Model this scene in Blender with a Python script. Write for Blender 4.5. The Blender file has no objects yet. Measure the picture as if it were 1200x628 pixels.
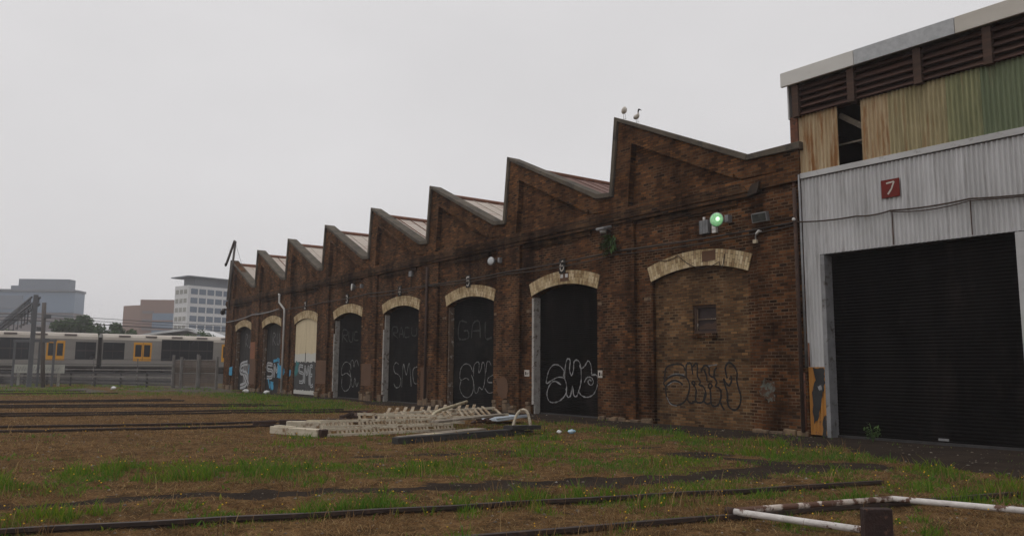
import bpy, bmesh, math, random
import numpy as np
from mathutils import Vector, Matrix
random.seed(7); rng = np.random.default_rng(7)
PI = math.pi
sc = bpy.context.scene
C = sc.collection

# ------------------------------------------------------------------ camera, sky, sun, exposure
EYE = 1.6
cd = bpy.data.cameras.new('camera'); cam = bpy.data.objects.new('camera', cd); C.objects.link(cam)
cd.sensor_width = 36; cd.sensor_fit = 'HORIZONTAL'; cd.lens = 938.815/1200*36
cd.clip_start = .1; cd.clip_end = 6000
R_ = Vector((0.57537, 0.81787, 0.00706)); U_ = Vector((0.09955, -0.07860, 0.99192)); F_ = Vector((-0.81181, 0.57002, 0.12664))
M = Matrix((R_, U_, -F_)).transposed().to_4x4(); M.translation = (0, 0, EYE)
cam.matrix_world = M
sc.camera = cam

SUN_EL, SUN_AZ = math.radians(62), math.radians(215)
w = bpy.data.worlds.new('World'); sc.world = w; w.use_nodes = True
wt = w.node_tree; wt.nodes.clear()
sky = wt.nodes.new('ShaderNodeTexSky'); sky.sky_type = 'NISHITA'; sky.sun_disc = False
sky.sun_elevation = SUN_EL; sky.sun_rotation = SUN_AZ; sky.air_density = 1.0; sky.dust_density = 6.0; sky.ozone_density = 1.0
hs = wt.nodes.new('ShaderNodeHueSaturation'); hs.inputs['Saturation'].default_value = .12
mx = wt.nodes.new('ShaderNodeMix'); mx.data_type = 'RGBA'; mx.inputs[0].default_value = .8     # a closed, even overcast over the clear sky
mx.inputs[7].default_value = (8.15, 8.0, 8.1, 1)
tcw = wt.nodes.new('ShaderNodeTexCoord'); cn = wt.nodes.new('ShaderNodeTexNoise'); cn.inputs['Scale'].default_value = 2.2; cn.inputs['Detail'].default_value = 5
mpw = wt.nodes.new('ShaderNodeMapping'); mpw.inputs['Scale'].default_value = (1, 1, 2.5); wt.links.new(tcw.outputs['Generated'], mpw.inputs[0]); wt.links.new(mpw.outputs[0], cn.inputs['Vector'])
cr_w = wt.nodes.new('ShaderNodeMapRange'); cr_w.inputs[1].default_value = .3; cr_w.inputs[2].default_value = .7; cr_w.inputs[3].default_value = .95; cr_w.inputs[4].default_value = 1.04; wt.links.new(cn.outputs[0], cr_w.inputs[0])
vm = wt.nodes.new('ShaderNodeVectorMath'); vm.operation = 'SCALE'; wt.links.new(cr_w.outputs[0], vm.inputs['Scale'])
bg = wt.nodes.new('ShaderNodeBackground'); bg.inputs[1].default_value = .1
wo = wt.nodes.new('ShaderNodeOutputWorld')
wt.links.new(sky.outputs[0], hs.inputs['Color']); wt.links.new(hs.outputs[0], mx.inputs[6]); wt.links.new(mx.outputs[2], vm.inputs[0]); wt.links.new(vm.outputs[0], bg.inputs[0]); wt.links.new(bg.outputs[0], wo.inputs[0])
ld = bpy.data.lights.new('sun', 'SUN'); ld.energy = .5; ld.angle = math.radians(40); ld.color = (1, .96, .9)
sun = bpy.data.objects.new('sun', ld); C.objects.link(sun)
sd = Vector((math.sin(SUN_AZ)*math.cos(SUN_EL), math.cos(SUN_AZ)*math.cos(SUN_EL), math.sin(SUN_EL)))
sun.rotation_euler = sd.to_track_quat('Z', 'Y').to_euler()
sc.view_settings.view_transform = 'Standard'; sc.view_settings.look = 'None'; sc.view_settings.exposure = 0; sc.view_settings.gamma = 1
sc.cycles.volume_bounces = 1; sc.cycles.max_bounces = 6; sc.cycles.use_denoising = True; sc.cycles.denoiser = 'OPENIMAGEDENOISE'; sc.cycles.denoising_prefilter = 'ACCURATE'; sc.cycles.denoising_input_passes = 'RGB_ALBEDO_NORMAL'

# ------------------------------------------------------------------ node materials
def new_mat(name):
    m = bpy.data.materials.new(name); m.use_nodes = True; t = m.node_tree; t.nodes.clear()
    o = t.nodes.new('ShaderNodeOutputMaterial'); b = t.nodes.new('ShaderNodeBsdfPrincipled')
    t.links.new(b.outputs[0], o.inputs[0]); return m, t, b
def rgb(c): return (c[0], c[1], c[2], 1)
def nd(t, typ, **kw):
    n = t.nodes.new('ShaderNode' + typ)
    for k, v in kw.items(): setattr(n, k, v)
    return n
def mixc(t, fac, a, b, mode='MIX'):
    n = nd(t, 'Mix', data_type='RGBA', blend_type=mode)
    for s, v in ((0, fac), (6, a), (7, b)):
        if hasattr(v, 'links'): t.links.new(v, n.inputs[s])
        elif s == 0: n.inputs[0].default_value = v
        else: n.inputs[s].default_value = rgb(v)
    return n.outputs[2]
def math_(t, op, a, b=0, clamp=False):
    n = nd(t, 'Math', operation=op, use_clamp=clamp)
    for i, v in enumerate((a, b)):
        if hasattr(v, 'links'): t.links.new(v, n.inputs[i])
        else: n.inputs[i].default_value = v
    return n.outputs[0]
def coords(t, scale=(1, 1, 1), loc=(0, 0, 0)):
    c = nd(t, 'TexCoord'); mp = nd(t, 'Mapping'); mp.inputs['Scale'].default_value = scale; mp.inputs['Location'].default_value = loc
    t.links.new(c.outputs['Object'], mp.inputs[0]); return mp.outputs[0]
def noise(t, vec, scale, detail=5, rough=.6, lo=.35, hi=.65):
    n = nd(t, 'TexNoise'); n.inputs['Scale'].default_value = scale; n.inputs['Detail'].default_value = detail; n.inputs['Roughness'].default_value = rough
    t.links.new(vec, n.inputs['Vector'])
    r = nd(t, 'MapRange'); r.inputs[1].default_value = lo; r.inputs[2].default_value = hi; t.links.new(n.outputs[0], r.inputs[0]); r.clamp = True
    return r.outputs[0]
def bump(t, b, h, strength=.4, dist=.02):
    n = nd(t, 'Bump'); n.inputs['Strength'].default_value = strength; n.inputs['Distance'].default_value = dist
    t.links.new(h, n.inputs['Height']); t.links.new(n.outputs[0], b.inputs['Normal'])
MATS = {}
def thin(t, b, col, k=.35):
    """leaves and blades let some light through"""
    tr = nd(t, 'BsdfTranslucent'); mxs = nd(t, 'MixShader'); mxs.inputs[0].default_value = k; o = [n for n in t.nodes if n.type == 'OUTPUT_MATERIAL'][0]
    t.links.new(col, tr.inputs[0]); t.links.new(b.outputs[0], mxs.inputs[1]); t.links.new(tr.outputs[0], mxs.inputs[2]); t.links.new(mxs.outputs[0], o.inputs[0])
def mat(name, c1, c2=None, scale=3, rough=.85, stretch=(1, 1, 1), c3=None, c3scale=6, c3lim=(.55, .62), c3stretch=(1, 1, 1), metal=0, bmp=0, bscale=30, emit=None, spec=.3, loc=(0, 0, 0)):
    m, t, b = new_mat(name); MATS[name] = m
    c2 = c2 or tuple(x*.75 for x in c1)
    v = coords(t, stretch, loc); col = mixc(t, noise(t, v, scale), c1, c2)
    if c3: col = mixc(t, noise(t, coords(t, c3stretch, (3.1, 1.7, .4)), c3scale, 6, .65, *c3lim), col, c3)
    t.links.new(col, b.inputs['Base Color']); b.inputs['Roughness'].default_value = rough; b.inputs['Metallic'].default_value = metal
    b.inputs['Specular IOR Level'].default_value = spec
    if bmp: bump(t, b, noise(t, coords(t, stretch), bscale, 4, .6, .2, .8), bmp)
    if emit: b.inputs['Emission Color'].default_value = rgb(emit[:3]); b.inputs['Emission Strength'].default_value = emit[3]
    return m
def brick_mat(name, c1, c2, c3, c4, mortar, bw=.235, rh=.086, grime=.75):
    m, t, b = new_mat(name); MATS[name] = m
    c = nd(t, 'TexCoord'); sx = nd(t, 'SeparateXYZ'); t.links.new(c.outputs['Object'], sx.inputs[0])
    u = math_(t, 'ADD', sx.outputs[0], sx.outputs[1])
    cb = nd(t, 'CombineXYZ'); t.links.new(u, cb.inputs[0]); t.links.new(sx.outputs[2], cb.inputs[1])
    nw = nd(t, 'TexNoise'); nw.inputs['Scale'].default_value = 3; t.links.new(cb.outputs[0], nw.inputs['Vector'])   # courses laid by hand
    va = nd(t, 'VectorMath', operation='MULTIPLY_ADD'); t.links.new(nw.outputs['Color'], va.inputs[0]); va.inputs[1].default_value = (.02, .014, 0); t.links.new(cb.outputs[0], va.inputs[2])
    def brick(a, d, off):
        ad = nd(t, 'VectorMath', operation='ADD'); t.links.new(va.outputs[0], ad.inputs[0]); ad.inputs[1].default_value = off
        n = nd(t, 'TexBrick'); n.offset = .5; n.inputs['Color1'].default_value = rgb(a); n.inputs['Color2'].default_value = rgb(d); n.inputs['Mortar'].default_value = rgb(mortar)
        n.inputs['Scale'].default_value = 1; n.inputs['Mortar Size'].default_value = .011; n.inputs['Mortar Smooth'].default_value = .3
        n.inputs['Brick Width'].default_value = bw; n.inputs['Row Height'].default_value = rh; n.inputs['Bias'].default_value = 0
        t.links.new(ad.outputs[0], n.inputs['Vector']); return n
    b1 = brick(c1, c2, (0, 0, 0)); b2 = brick(c3, c4, (bw*40, rh*60, 0)); b3 = brick((0, 0, 0), (1, 1, 1), (bw*80, rh*160, 0))
    sp = nd(t, 'SeparateColor'); t.links.new(b3.outputs['Color'], sp.inputs[0])
    sel = nd(t, 'MapRange'); sel.inputs[1].default_value = .5; sel.inputs[2].default_value = .56; t.links.new(sp.outputs[0], sel.inputs[0])
    big = noise(t, cb.outputs[0], .55, 5, .6, .38, .62)
    col = mixc(t, math_(t, 'MULTIPLY', sel.outputs[0], math_(t, 'ADD', math_(t, 'MULTIPLY', big, .35), .65, True)), b1.outputs['Color'], b2.outputs['Color'])
    # mortar raked out or repointed in patches
    mpatch = noise(t, cb.outputs[0], 1.1, 4, .6, .4, .6)
    mcol = mixc(t, mpatch, tuple(x*.3 for x in mortar), mortar)
    col = mixc(t, b1.outputs['Fac'], col, mcol)
    # soot stains, some running down the wall
    gv = nd(t, 'Mapping'); gv.inputs['Scale'].default_value = (1, .28, 1); t.links.new(cb.outputs[0], gv.inputs[0])
    g = noise(t, gv.outputs[0], .9, 7, .65, .42, .66)
    col = mixc(t, math_(t, 'MULTIPLY', g, grime), col, mixc(t, 1.0, col, (.16, .14, .14), 'MULTIPLY'))
    fine = noise(t, cb.outputs[0], 60, 3, .6, .3, .7)
    col = mixc(t, math_(t, 'MULTIPLY', fine, .2), col, mixc(t, 1.0, col, (.5, .5, .5), 'MULTIPLY'))
    t.links.new(col, b.inputs['Base Color']); b.inputs['Roughness'].default_value = .95; b.inputs['Specular IOR Level'].default_value = .04
    h = math_(t, 'ADD', math_(t, 'SUBTRACT', 1, b1.outputs['Fac']), math_(t, 'MULTIPLY', fine, .35))
    bump(t, b, h, .8, .012)
    return m
def island_mat(name, cols, rough=.8, extra=None, trans=0):
    """each loose piece (a brick of an arch, a blade, a leaf) takes its own tone"""
    m, t, b = new_mat(name); MATS[name] = m
    g = nd(t, 'NewGeometry'); r = nd(t, 'ValToRGB'); t.links.new(g.outputs['Random Per Island'], r.inputs[0])
    e = r.color_ramp.elements
    while len(e) < len(cols): e.new(.5)
    for i, c in enumerate(cols): e[i].position = i/max(1, len(cols)-1); e[i].color = rgb(c)
    col = r.outputs[0]
    if extra: col = mixc(t, noise(t, coords(t), extra[1], 4, .6, .42, .62), col, mixc(t, 1.0, col, extra[0], 'MULTIPLY'))
    t.links.new(col, b.inputs['Base Color']); b.inputs['Roughness'].default_value = rough; b.inputs['Specular IOR Level'].default_value = .2
    if trans: thin(t, b, col, trans)
    return m

brick_mat('old_brick', (.13, .054, .023), (.05, .024, .013), (.24, .1, .038), (.016, .012, .01), (.2, .14, .09), grime=.9)
brick_mat('gable_brick', (.17, .074, .03), (.07, .034, .017), (.27, .12, .044), (.02, .014, .012), (.15, .102, .066), grime=.8)
brick_mat('cornice_brick', (.11, .055, .028), (.055, .03, .018), (.15, .075, .034), (.02, .015, .012), (.1, .072, .048), grime=1.0)
brick_mat('infill_brick', (.165, .086, .039), (.085, .047, .025), (.27, .15, .068), (.033, .021, .015), (.2, .145, .09), grime=.6)
island_mat('arch_brick', [(.5, .38, .22), (.6, .48, .3), (.33, .23, .13), (.54, .42, .25), (.66, .55, .37), (.43, .31, .17)], .9, ((.72, .68, .6), 1.6))
mat('lime_mortar', (.085, .065, .045))
mat('coping_stone', (.125, .104, .078), (.075, .062, .048), 1.6, .95, c3=(.05, .045, .04), c3scale=2.5, c3lim=(.5, .66), bmp=.4)
mat('cornice_stone', (.06, .04, .028), (.03, .023, .018), 2.5, .95, c3=(.1, .06, .035), c3scale=1.5, c3lim=(.56, .68), bmp=.4)
mat('sandstone', (.22, .15, .09), (.12, .083, .055), 3, .95, c3=(.09, .065, .045), c3scale=3, c3lim=(.48, .62), bmp=.6, bscale=15)
mat('shutter_black', (.0045, .0042, .0042), (.009, .008, .0078), 1.2, .95, (1, 1, .4), c3=(.02, .016, .0145), c3scale=.8, c3lim=(.52, .75), c3stretch=(1.5, 1, .5), spec=.02)
mat('shutter_grey', (.009, .0088, .009), (.016, .0155, .0155), 1.2, .95, (1, 1, .5), c3=(.026, .024, .022), c3scale=1.1, c3lim=(.52, .72), spec=.02)
mat('dark_boards', (.034, .032, .031), (.02, .019, .018), 2, .85, (4, 1, .4), c3=(.065, .062, .06), c3scale=1.3, c3lim=(.58, .75))
mat('flaked_white', (.42, .4, .37), (.3, .28, .255), 4, .8, c3=(.13, .1, .08), c3scale=7, c3lim=(.56, .62), bmp=.4)
mat('flaked_brown', (.16, .105, .07), (.1, .07, .05), 4, .85, c3=(.34, .3, .26), c3scale=5, c3lim=(.56, .62))
mat('render_brown', (.125, .066, .037), (.1, .053, .031), 1.5, .9, c3=(.1, .06, .042), c3scale=2, c3lim=(.55, .7))
mat('render_orange', (.25, .095, .042), (.19, .076, .036), 1.5, .9)
mat('spray_white', (.3, .3, .3), (.13, .13, .13), 3, .8)
mat('spray_chalk', (.2, .195, .195), (.09, .088, .088), 5, .85)
mat('spray_faint', (.042, .041, .041), (.02, .0195, .0195), 4, .85)
mat('spray_black', (.008, .007, .007), (.016, .014, .013), 4, .8)
mat('spray_blue', (.07, .33, .52), (.05, .25, .42), 3, .8)
mat('spray_teal', (.05, .2, .2), (.035, .14, .15), 3, .8)
mat('spray_silver', (.42, .43, .44), (.33, .34, .35), 4, .7)
mat('sheet_roof', (.52, .46, .4), (.42, .36, .31), 1.2, .7, (6, .15, 1), c3=(.25, .1, .06), c3scale=1.2, c3lim=(.55, .7), c3stretch=(3, .3, 1))
mat('sheet_roof_rusty', (.21, .12, .095), (.15, .085, .07), 1.2, .8, (6, .15, 1), c3=(.1, .05, .04), c3scale=1.2, c3lim=(.55, .7))
mat('rust', (.19, .075, .04), (.11, .05, .032), 5, .9, c3=(.05, .03, .024), c3scale=8, c3lim=(.55, .65), bmp=.3)
mat('rust_dark', (.062, .036, .027), (.042, .026, .021), 6, .85, c3=(.1, .052, .034), c3scale=9, c3lim=(.56, .7), bmp=.3)
mat('old_timber', (.085, .05, .036), (.05, .032, .025), 2, .9, (.6, 1, 6), c3=(.16, .1, .07), c3scale=2, c3lim=(.58, .72))
mat('louvre_timber', (.07, .033, .024), (.038, .02, .016), 2, .85, (.5, 1, 5), c3=(.12, .07, .05), c3scale=1.1, c3lim=(.56, .76), c3stretch=(1, 1, 3))
mat('silver_iron', (.57, .57, .575), (.43, .43, .43), .9, .62, (2.2, 2, .35), c3=(.3, .29, .285), c3scale=1.6, c3lim=(.54, .74), c3stretch=(5, 1, .35), metal=.15)
mat('pale_trim', (.5, .5, .5), (.4, .4, .395), 2, .7, (.5, 1, 1), c3=(.22, .2, .18), c3scale=3, c3lim=(.6, .7))
mat('fascia_white', (.64, .63, .6), (.56, .55, .52), 1, .6, (.6, 1, 2), c3=(.36, .34, .31), c3scale=3, c3lim=(.64, .74))
mat('fascia_zinc', (.42, .43, .44), (.34, .35, .36), 8, .55, metal=.2, c3=(.25, .24, .23), c3scale=4, c3lim=(.62, .72))
mat('fascia_cream', (.55, .52, .47), (.48, .45, .4), 1, .65, (.6, 1, 2), c3=(.3, .26, .22), c3scale=3, c3lim=(.63, .74))
mat('rusty_sheet', (.5, .4, .26), (.34, .24, .13), 1.6, .8, (7, 1, .4), c3=(.26, .125, .045), c3scale=1.2, c3lim=(.5, .63), c3stretch=(4, 1, .45))
mat('ochre_sheet', (.4, .34, .2), (.22, .19, .1), 1.8, .8, (5, 1, .5), c3=(.25, .13, .055), c3scale=1.1, c3lim=(.52, .72), c3stretch=(5, 1, .4))
mat('olive_sheet', (.27, .27, .145), (.16, .17, .09), 1.8, .8, (5, 1, .5), c3=(.2, .15, .075), c3scale=1.2, c3lim=(.58, .76), c3stretch=(5, 1, .4))
mat('green_sheet', (.165, .195, .115), (.125, .155, .09), 1.2, .8, (5, 1, .5), c3=(.27, .25, .15), c3scale=1.2, c3lim=(.58, .76), c3stretch=(5, 1, .4))
mat('orange_paint', (.47, .22, .045), (.38, .17, .04), 2, .75, (3, 1, .6), c3=(.2, .1, .05), c3scale=4, c3lim=(.62, .7))
mat('black_paint', (.02, .02, .021), (.035, .034, .034), 3, .7)
mat('sign_red', (.17, .012, .006), (.12, .01, .006), 3, .7)
mat('sign_white', (.58, .54, .49), (.42, .38, .34), 6, .8)
mat('plate_black', (.018, .016, .015), None, 4, .7)
mat('white_plate', (.62, .61, .6), (.5, .49, .48), 6, .7, c3=(.1, .1, .1), c3scale=14, c3lim=(.55, .6))
mat('galv_steel', (.3, .3, .31), (.22, .22, .225), 6, .55, metal=.4)
mat('lamp_grey', (.2, .205, .21), (.14, .142, .145), 6, .5)
mat('lamp_white', (.7, .69, .66), (.55, .54, .52), 6, .5)
mat('dark_metal', (.05, .048, .047), (.032, .03, .03), 5, .6)
mat('lens_glass', (.4, .42, .43), (.55, .57, .58), 9, .12, spec=.8)
mat('smoked_glass', (.03, .035, .035), (.06, .07, .07), 3, .12, spec=.6)
mat('dirty_glass', (.03, .021, .02), (.045, .031, .03), 3, .5, spec=.15)
mat('green_glass', (.2, .5, .24), (.45, .8, .46), 9, .1, spec=.8, emit=(.2, .6, .24, .25))
mat('lit_bulb', (.7, .95, .7), None, 3, .3, emit=(.6, 1, .6, 1.2))
mat('cable_black', (.03, .026, .024), (.05, .038, .03), 4, .7)
mat('cable_rust', (.075, .05, .036), (.045, .032, .026), 6, .8)
mat('pipe_white', (.56, .55, .53), (.45, .44, .42), 3, .6)
mat('cream_door', (.6, .5, .33), (.53, .43, .28), 1.5, .7, (3, 1, .4), c3=(.38, .3, .19), c3scale=1.6, c3lim=(.6, .75), c3stretch=(6, 1, .4))
mat('rail_steel', (.05, .034, .028), (.034, .025, .022), 8, .6, c3=(.085, .05, .034), c3scale=12, c3lim=(.55, .65), metal=.2)
mat('white_timber', (.6, .54, .43), (.45, .39, .29), 4, .85, (1, 1, 4), c3=(.22, .15, .095), c3scale=5, c3lim=(.56, .64), bmp=.4)
mat('cream_timber', (.52, .46, .33), (.4, .34, .23), 5, .85, c3=(.2, .12, .07), c3scale=6, c3lim=(.56, .64))
island_mat('picket_paint', [(.62, .58, .5), (.5, .46, .38), (.7, .67, .6), (.34, .28, .2), (.66, .62, .54), (.58, .54, .46)], .85, ((.6, .5, .4), 4))
mat('black_timber', (.052, .05, .048), (.036, .034, .033), 3, .9, (1, 1, 5), c3=(.1, .09, .08), c3scale=4, c3lim=(.58, .7), bmp=.5)
mat('grey_board', (.25, .21, .165), (.17, .145, .115), 3, .9, c3=(.36, .32, .26), c3scale=4, c3lim=(.56, .66))
mat('blue_sheet', (.44, .49, .54), (.36, .41, .46), 3, .55, c3=(.25, .26, .26), c3scale=5, c3lim=(.6, .7))
mat('pipe_flaked', (.66, .63, .6), (.54, .5, .47), 7, .6, c3=(.12, .06, .04), c3scale=4.5, c3lim=(.54, .58), bmp=.4)
mat('pipe_flaked_rusty', (.6, .54, .49), (.46, .38, .32), 7, .65, c3=(.11, .055, .036), c3scale=4, c3lim=(.46, .52), bmp=.4)
mat('stump_brown', (.038, .02, .017), (.026, .016, .014), 5, .7, c3=(.12, .06, .04), c3scale=9, c3lim=(.6, .68), bmp=.4)
mat('litter_white', (.75, .75, .74), (.65, .65, .64), 4, .6)
mat('litter_blue', (.2, .42, .6), (.5, .6, .66), 8, .4)
# background
mat('train_steel', (.32, .3, .275), (.27, .255, .235), .5, .45, (1, .4, 3), metal=.3)
mat('train_cream', (.55, .5, .44), (.48, .43, .37), .6, .6)
mat('train_glass', (.012, .015, .02), (.018, .022, .028), .4, .18, spec=.6)
mat('train_yellow', (.75, .36, .03), (.68, .32, .03), 1, .5)
mat('train_under', (.04, .036, .034), (.06, .055, .05), 1, .8)
mat('fence_grey', (.075, .075, .078), (.05, .05, .052), 2, .8)
mat('fence_pale', (.22, .21, .2), (.16, .15, .14), 2, .8)
mat('mesh_brown', (.19, .15, .12), (.14, .11, .09), 2, .85)
mat('concrete_pale', (.34, .34, .31), (.27, .27, .24), 1, .9, c3=(.15, .14, .13), c3scale=2, c3lim=(.58, .68))
mat('gantry_grey', (.14, .145, .155), (.105, .11, .118), 1, .8)
mat('smear_grey', (.13, .14, .12), (.09, .09, .075), 5, .9, c3=(.075, .035, .018), c3scale=7, c3lim=(.46, .54))
mat('panel_white', (.5, .5, .45), (.4, .4, .36), 1, .9)
mat('jamb_grey', (.26, .26, .265), (.18, .18, .185), 3, .7, c3=(.09, .08, .07), c3scale=4, c3lim=(.58, .66))
mat('wood_pole', (.14, .125, .115), (.1, .09, .085), 1, .9)
mat('wire', (.06, .06, .065), None, 1, .7)
mat('office_slate', (.16, .19, .23), (.13, .16, .2), .05, .5, (1, 1, 4))
mat('office_blueglass', (.17, .24, .32), (.14, .2, .28), .04, .3)
mat('office_brown', (.26, .16, .12), (.23, .145, .11), .05, .85)
mat('office_base', (.2, .17, .165), (.17, .145, .14), .05, .85)
mat('office_white', (.66, .66, .65), (.6, .6, .6), .1, .7)
mat('office_window', (.14, .18, .235), (.11, .15, .2), .2, .25)
mat('office_dark', (.15, .17, .195), (.13, .15, .17), .2, .6)
mat('canopy_white', (.68, .68, .67), (.6, .6, .6), .3, .6)
mat('bark', (.09, .065, .05), (.06, .045, .035), 3, .9)
island_mat('far_leaf', [(.035, .08, .02), (.055, .115, .028), (.028, .06, .018), (.08, .14, .035)], trans=.3)
island_mat('green_blade', [(.065, .17, .014), (.1, .22, .022), (.045, .12, .012), (.2, .23, .04), (.12, .22, .025), (.08, .18, .02)], .7, ((1.35, 1.1, .7), .6), .45)
island_mat('dry_blade', [(.3, .17, .075), (.18, .1, .045), (.42, .27, .12), (.09, .05, .025), (.52, .37, .18)], .85, ((.62, .58, .56), .5), .45)
island_mat('pebble', [(.12, .1, .08), (.2, .17, .14), (.07, .055, .045), (.3, .27, .23)])
mat('petal_yellow', (.75, .42, .02), (.8, .5, .03), 3, .6)
mat('weed_leaf', (.06, .11, .025), (.045, .085, .02), 5, .7)
mat('feather_white', (.62, .58, .52), (.5, .46, .4), 12, .8)
mat('feather_black', (.02, .018, .018), None, 5, .6)
mat('bird_leg', (.09, .06, .055), None, 5, .6)
mat('cream_lamp', (.5, .42, .3), None, 4, .6)

# ------------------------------------------------------------------ mesh helpers
ROOT = {}
class MB:
    def __init__(s): s.v = []; s.f = []; s.mi = []; s.cur = 0
    def add(s, vs, fs):
        n = len(s.v); s.v += [tuple(p) for p in vs]; s.f += [tuple(i+n for i in f) for f in fs]; s.mi += [s.cur]*len(fs); return s
    def box(s, x0, x1, y0, y1, z0, z1):
        return s.add([(x0,y0,z0),(x1,y0,z0),(x1,y1,z0),(x0,y1,z0),(x0,y0,z1),(x1,y0,z1),(x1,y1,z1),(x0,y1,z1)],
                     [(0,3,2,1),(4,5,6,7),(0,1,5,4),(1,2,6,5),(2,3,7,6),(3,0,4,7)])
    def obox(s, c, hx, hy, hz, rot=None):
        """box of half sizes about c, turned by a matrix"""
        rot = rot or Matrix.Identity(3); P = [Vector(c) + rot @ Vector((a*hx, b*hy, d*hz)) for d in (-1, 1) for a, b in ((-1,-1),(1,-1),(1,1),(-1,1))]
        return s.add(P, [(0,3,2,1),(4,5,6,7),(0,1,5,4),(1,2,6,5),(2,3,7,6),(3,0,4,7)])
    def bar(s, a, b, w, h, up=(0, 0, 1)):
        a, b = Vector(a), Vector(b); d = (b-a).normalized(); r = d.cross(Vector(up))
        if r.length < 1e-3: r = d.cross(Vector((1, 0, 0)))
        r.normalize(); u = r.cross(d); P = []
        for p in (a, b): P += [p-r*w/2-u*h/2, p+r*w/2-u*h/2, p+r*w/2+u*h/2, p-r*w/2+u*h/2]
        return s.add(P, [(3,2,1,0),(4,5,6,7),(0,1,5,4),(1,2,6,5),(2,3,7,6),(3,0,4,7)])
    def prism(s, poly, y0, y1):
        """polygon in x,z swept from y0 to y1"""
        n = len(poly); P = [(x, y0, z) for x, z in poly] + [(x, y1, z) for x, z in poly]
        return s.add(P, [tuple(range(n)), tuple(reversed(range(n, 2*n)))] + [(i, i+n, (i+1) % n+n, (i+1) % n) for i in range(n)])
    def tube(s, pts, r, n=8, cap=True):
        pts = [Vector(p) for p in pts]; k = len(pts); rr = r if isinstance(r, (list, tuple)) else [r]*k
        up = None; V = []
        for i, p in enumerate(pts):
            d = (pts[min(i+1, k-1)] - pts[max(i-1, 0)]).normalized()
            if up is None: up = Vector((0, 0, 1)) if abs(d.z) < .95 else Vector((1, 0, 0))
            a = d.cross(up).normalized(); b = a.cross(d); up = b
            for j in range(n):
                t = 2*PI*j/n; V.append(p + a*math.cos(t)*rr[i] + b*math.sin(t)*rr[i])
        F = [(i*n+j, i*n+(j+1) % n, (i+1)*n+(j+1) % n, (i+1)*n+j) for i in range(k-1) for j in range(n)]
        if cap: F += [tuple(range(n-1, -1, -1)), tuple(range((k-1)*n, k*n))]
        return s.add(V, F)
    def build(s, name, m, parent=None, smooth=False, local=False, fix=True):
        o_ = Vector((0, 0, 0))
        if parent is not None and not local:
            q = parent
            while q is not None: o_ = o_ + ROOT.get(q.name, Vector((0, 0, 0))); q = q.parent
        me = bpy.data.meshes.new(name); me.from_pydata([tuple(Vector(p)-o_) for p in s.v], [], s.f)
        ms = m if isinstance(m, (list, tuple)) else [m]
        for q in ms: me.materials.append(MATS[q])
        if len(ms) > 1: me.polygons.foreach_set('material_index', s.mi)
        if fix:
            bm = bmesh.new(); bm.from_mesh(me); bmesh.ops.recalc_face_normals(bm, faces=bm.faces); bm.to_mesh(me); bm.free()
        if smooth:
            me.polygons.foreach_set('use_smooth', [True]*len(me.polygons))
        me.update()
        o = bpy.data.objects.new(name, me); C.objects.link(o)
        if parent is not None: o.parent = parent
        return o
def tag(o, label=None, cat=None, group=None, kind=None):
    if label: o['label'] = label
    if cat: o['category'] = cat
    if group: o['group'] = group
    if kind: o['kind'] = kind
    return o
def thing(name, label, cat, loc=(0, 0, 0), rz=0, group=None):
    o = bpy.data.objects.new(name, None); C.objects.link(o); o.location = loc; o.rotation_euler = (0, 0, rz)
    o.empty_display_size = .2; ROOT[o.name] = Vector(loc); return tag(o, label, cat, group)
def bevel(o, w=.01, seg=2):
    m = o.modifiers.new('bevel', 'BEVEL'); m.width = w; m.segments = seg; m.limit_method = 'ANGLE'; return o
def numpy_mesh(name, V, F3, m, parent=None):
    me = bpy.data.meshes.new(name); me.vertices.add(len(V)); me.vertices.foreach_set('co', np.asarray(V, np.float32).ravel())
    nf = len(F3); k = F3.shape[1]; me.loops.add(nf*k); me.loops.foreach_set('vertex_index', F3.astype(np.int32).ravel())
    me.polygons.add(nf); me.polygons.foreach_set('loop_start', np.arange(0, nf*k, k, dtype=np.int32)); me.update(calc_edges=True)
    me.materials.append(MATS[m]); o = bpy.data.objects.new(name, me); C.objects.link(o)
    if parent is not None: o.parent = parent
    return o
def curve_pts(st, n=6):
    """smooth line through hand-placed points"""
    P = [np.array(p, float) for p in st]
    if len(P) < 3: return [tuple(P[0]+(P[-1]-P[0])*t) for t in np.linspace(0, 1, 5)]
    out = []
    for i in range(len(P)-1):
        a = P[max(i-1, 0)]; b = P[i]; c = P[i+1]; d = P[min(i+2, len(P)-1)]
        for t in np.linspace(0, 1, n, endpoint=False):
            out.append(.5*(2*b + (c-a)*t + (2*a-5*b+4*c-d)*t*t + (3*b-a-3*c+d)*t**3))
    out.append(P[-1]); return [tuple(p) for p in out]
def spray(strokes, y, wd, smooth=True, jitter=.25, mb=None, th=.002):
    mb = mb or MB()
    for st in strokes:
        P = curve_pts(st) if smooth else [tuple(p) for p in st]
        n = len(P); V = []
        for i, (x, z) in enumerate(P):
            ax, az = P[max(i-1, 0)]; bx, bz = P[min(i+1, n-1)]; dx, dz = bx-ax, bz-az; l = math.hypot(dx, dz) or 1
            h = wd/2*(1 + random.uniform(-jitter, jitter)); V += [(x-dz/l*h, y, z+dx/l*h), (x+dz/l*h, y, z-dx/l*h)]
        mb.add(V, [(2*i, 2*i+1, 2*i+3, 2*i+2) for i in range(n-1)]); y -= .0006
    return mb
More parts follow.
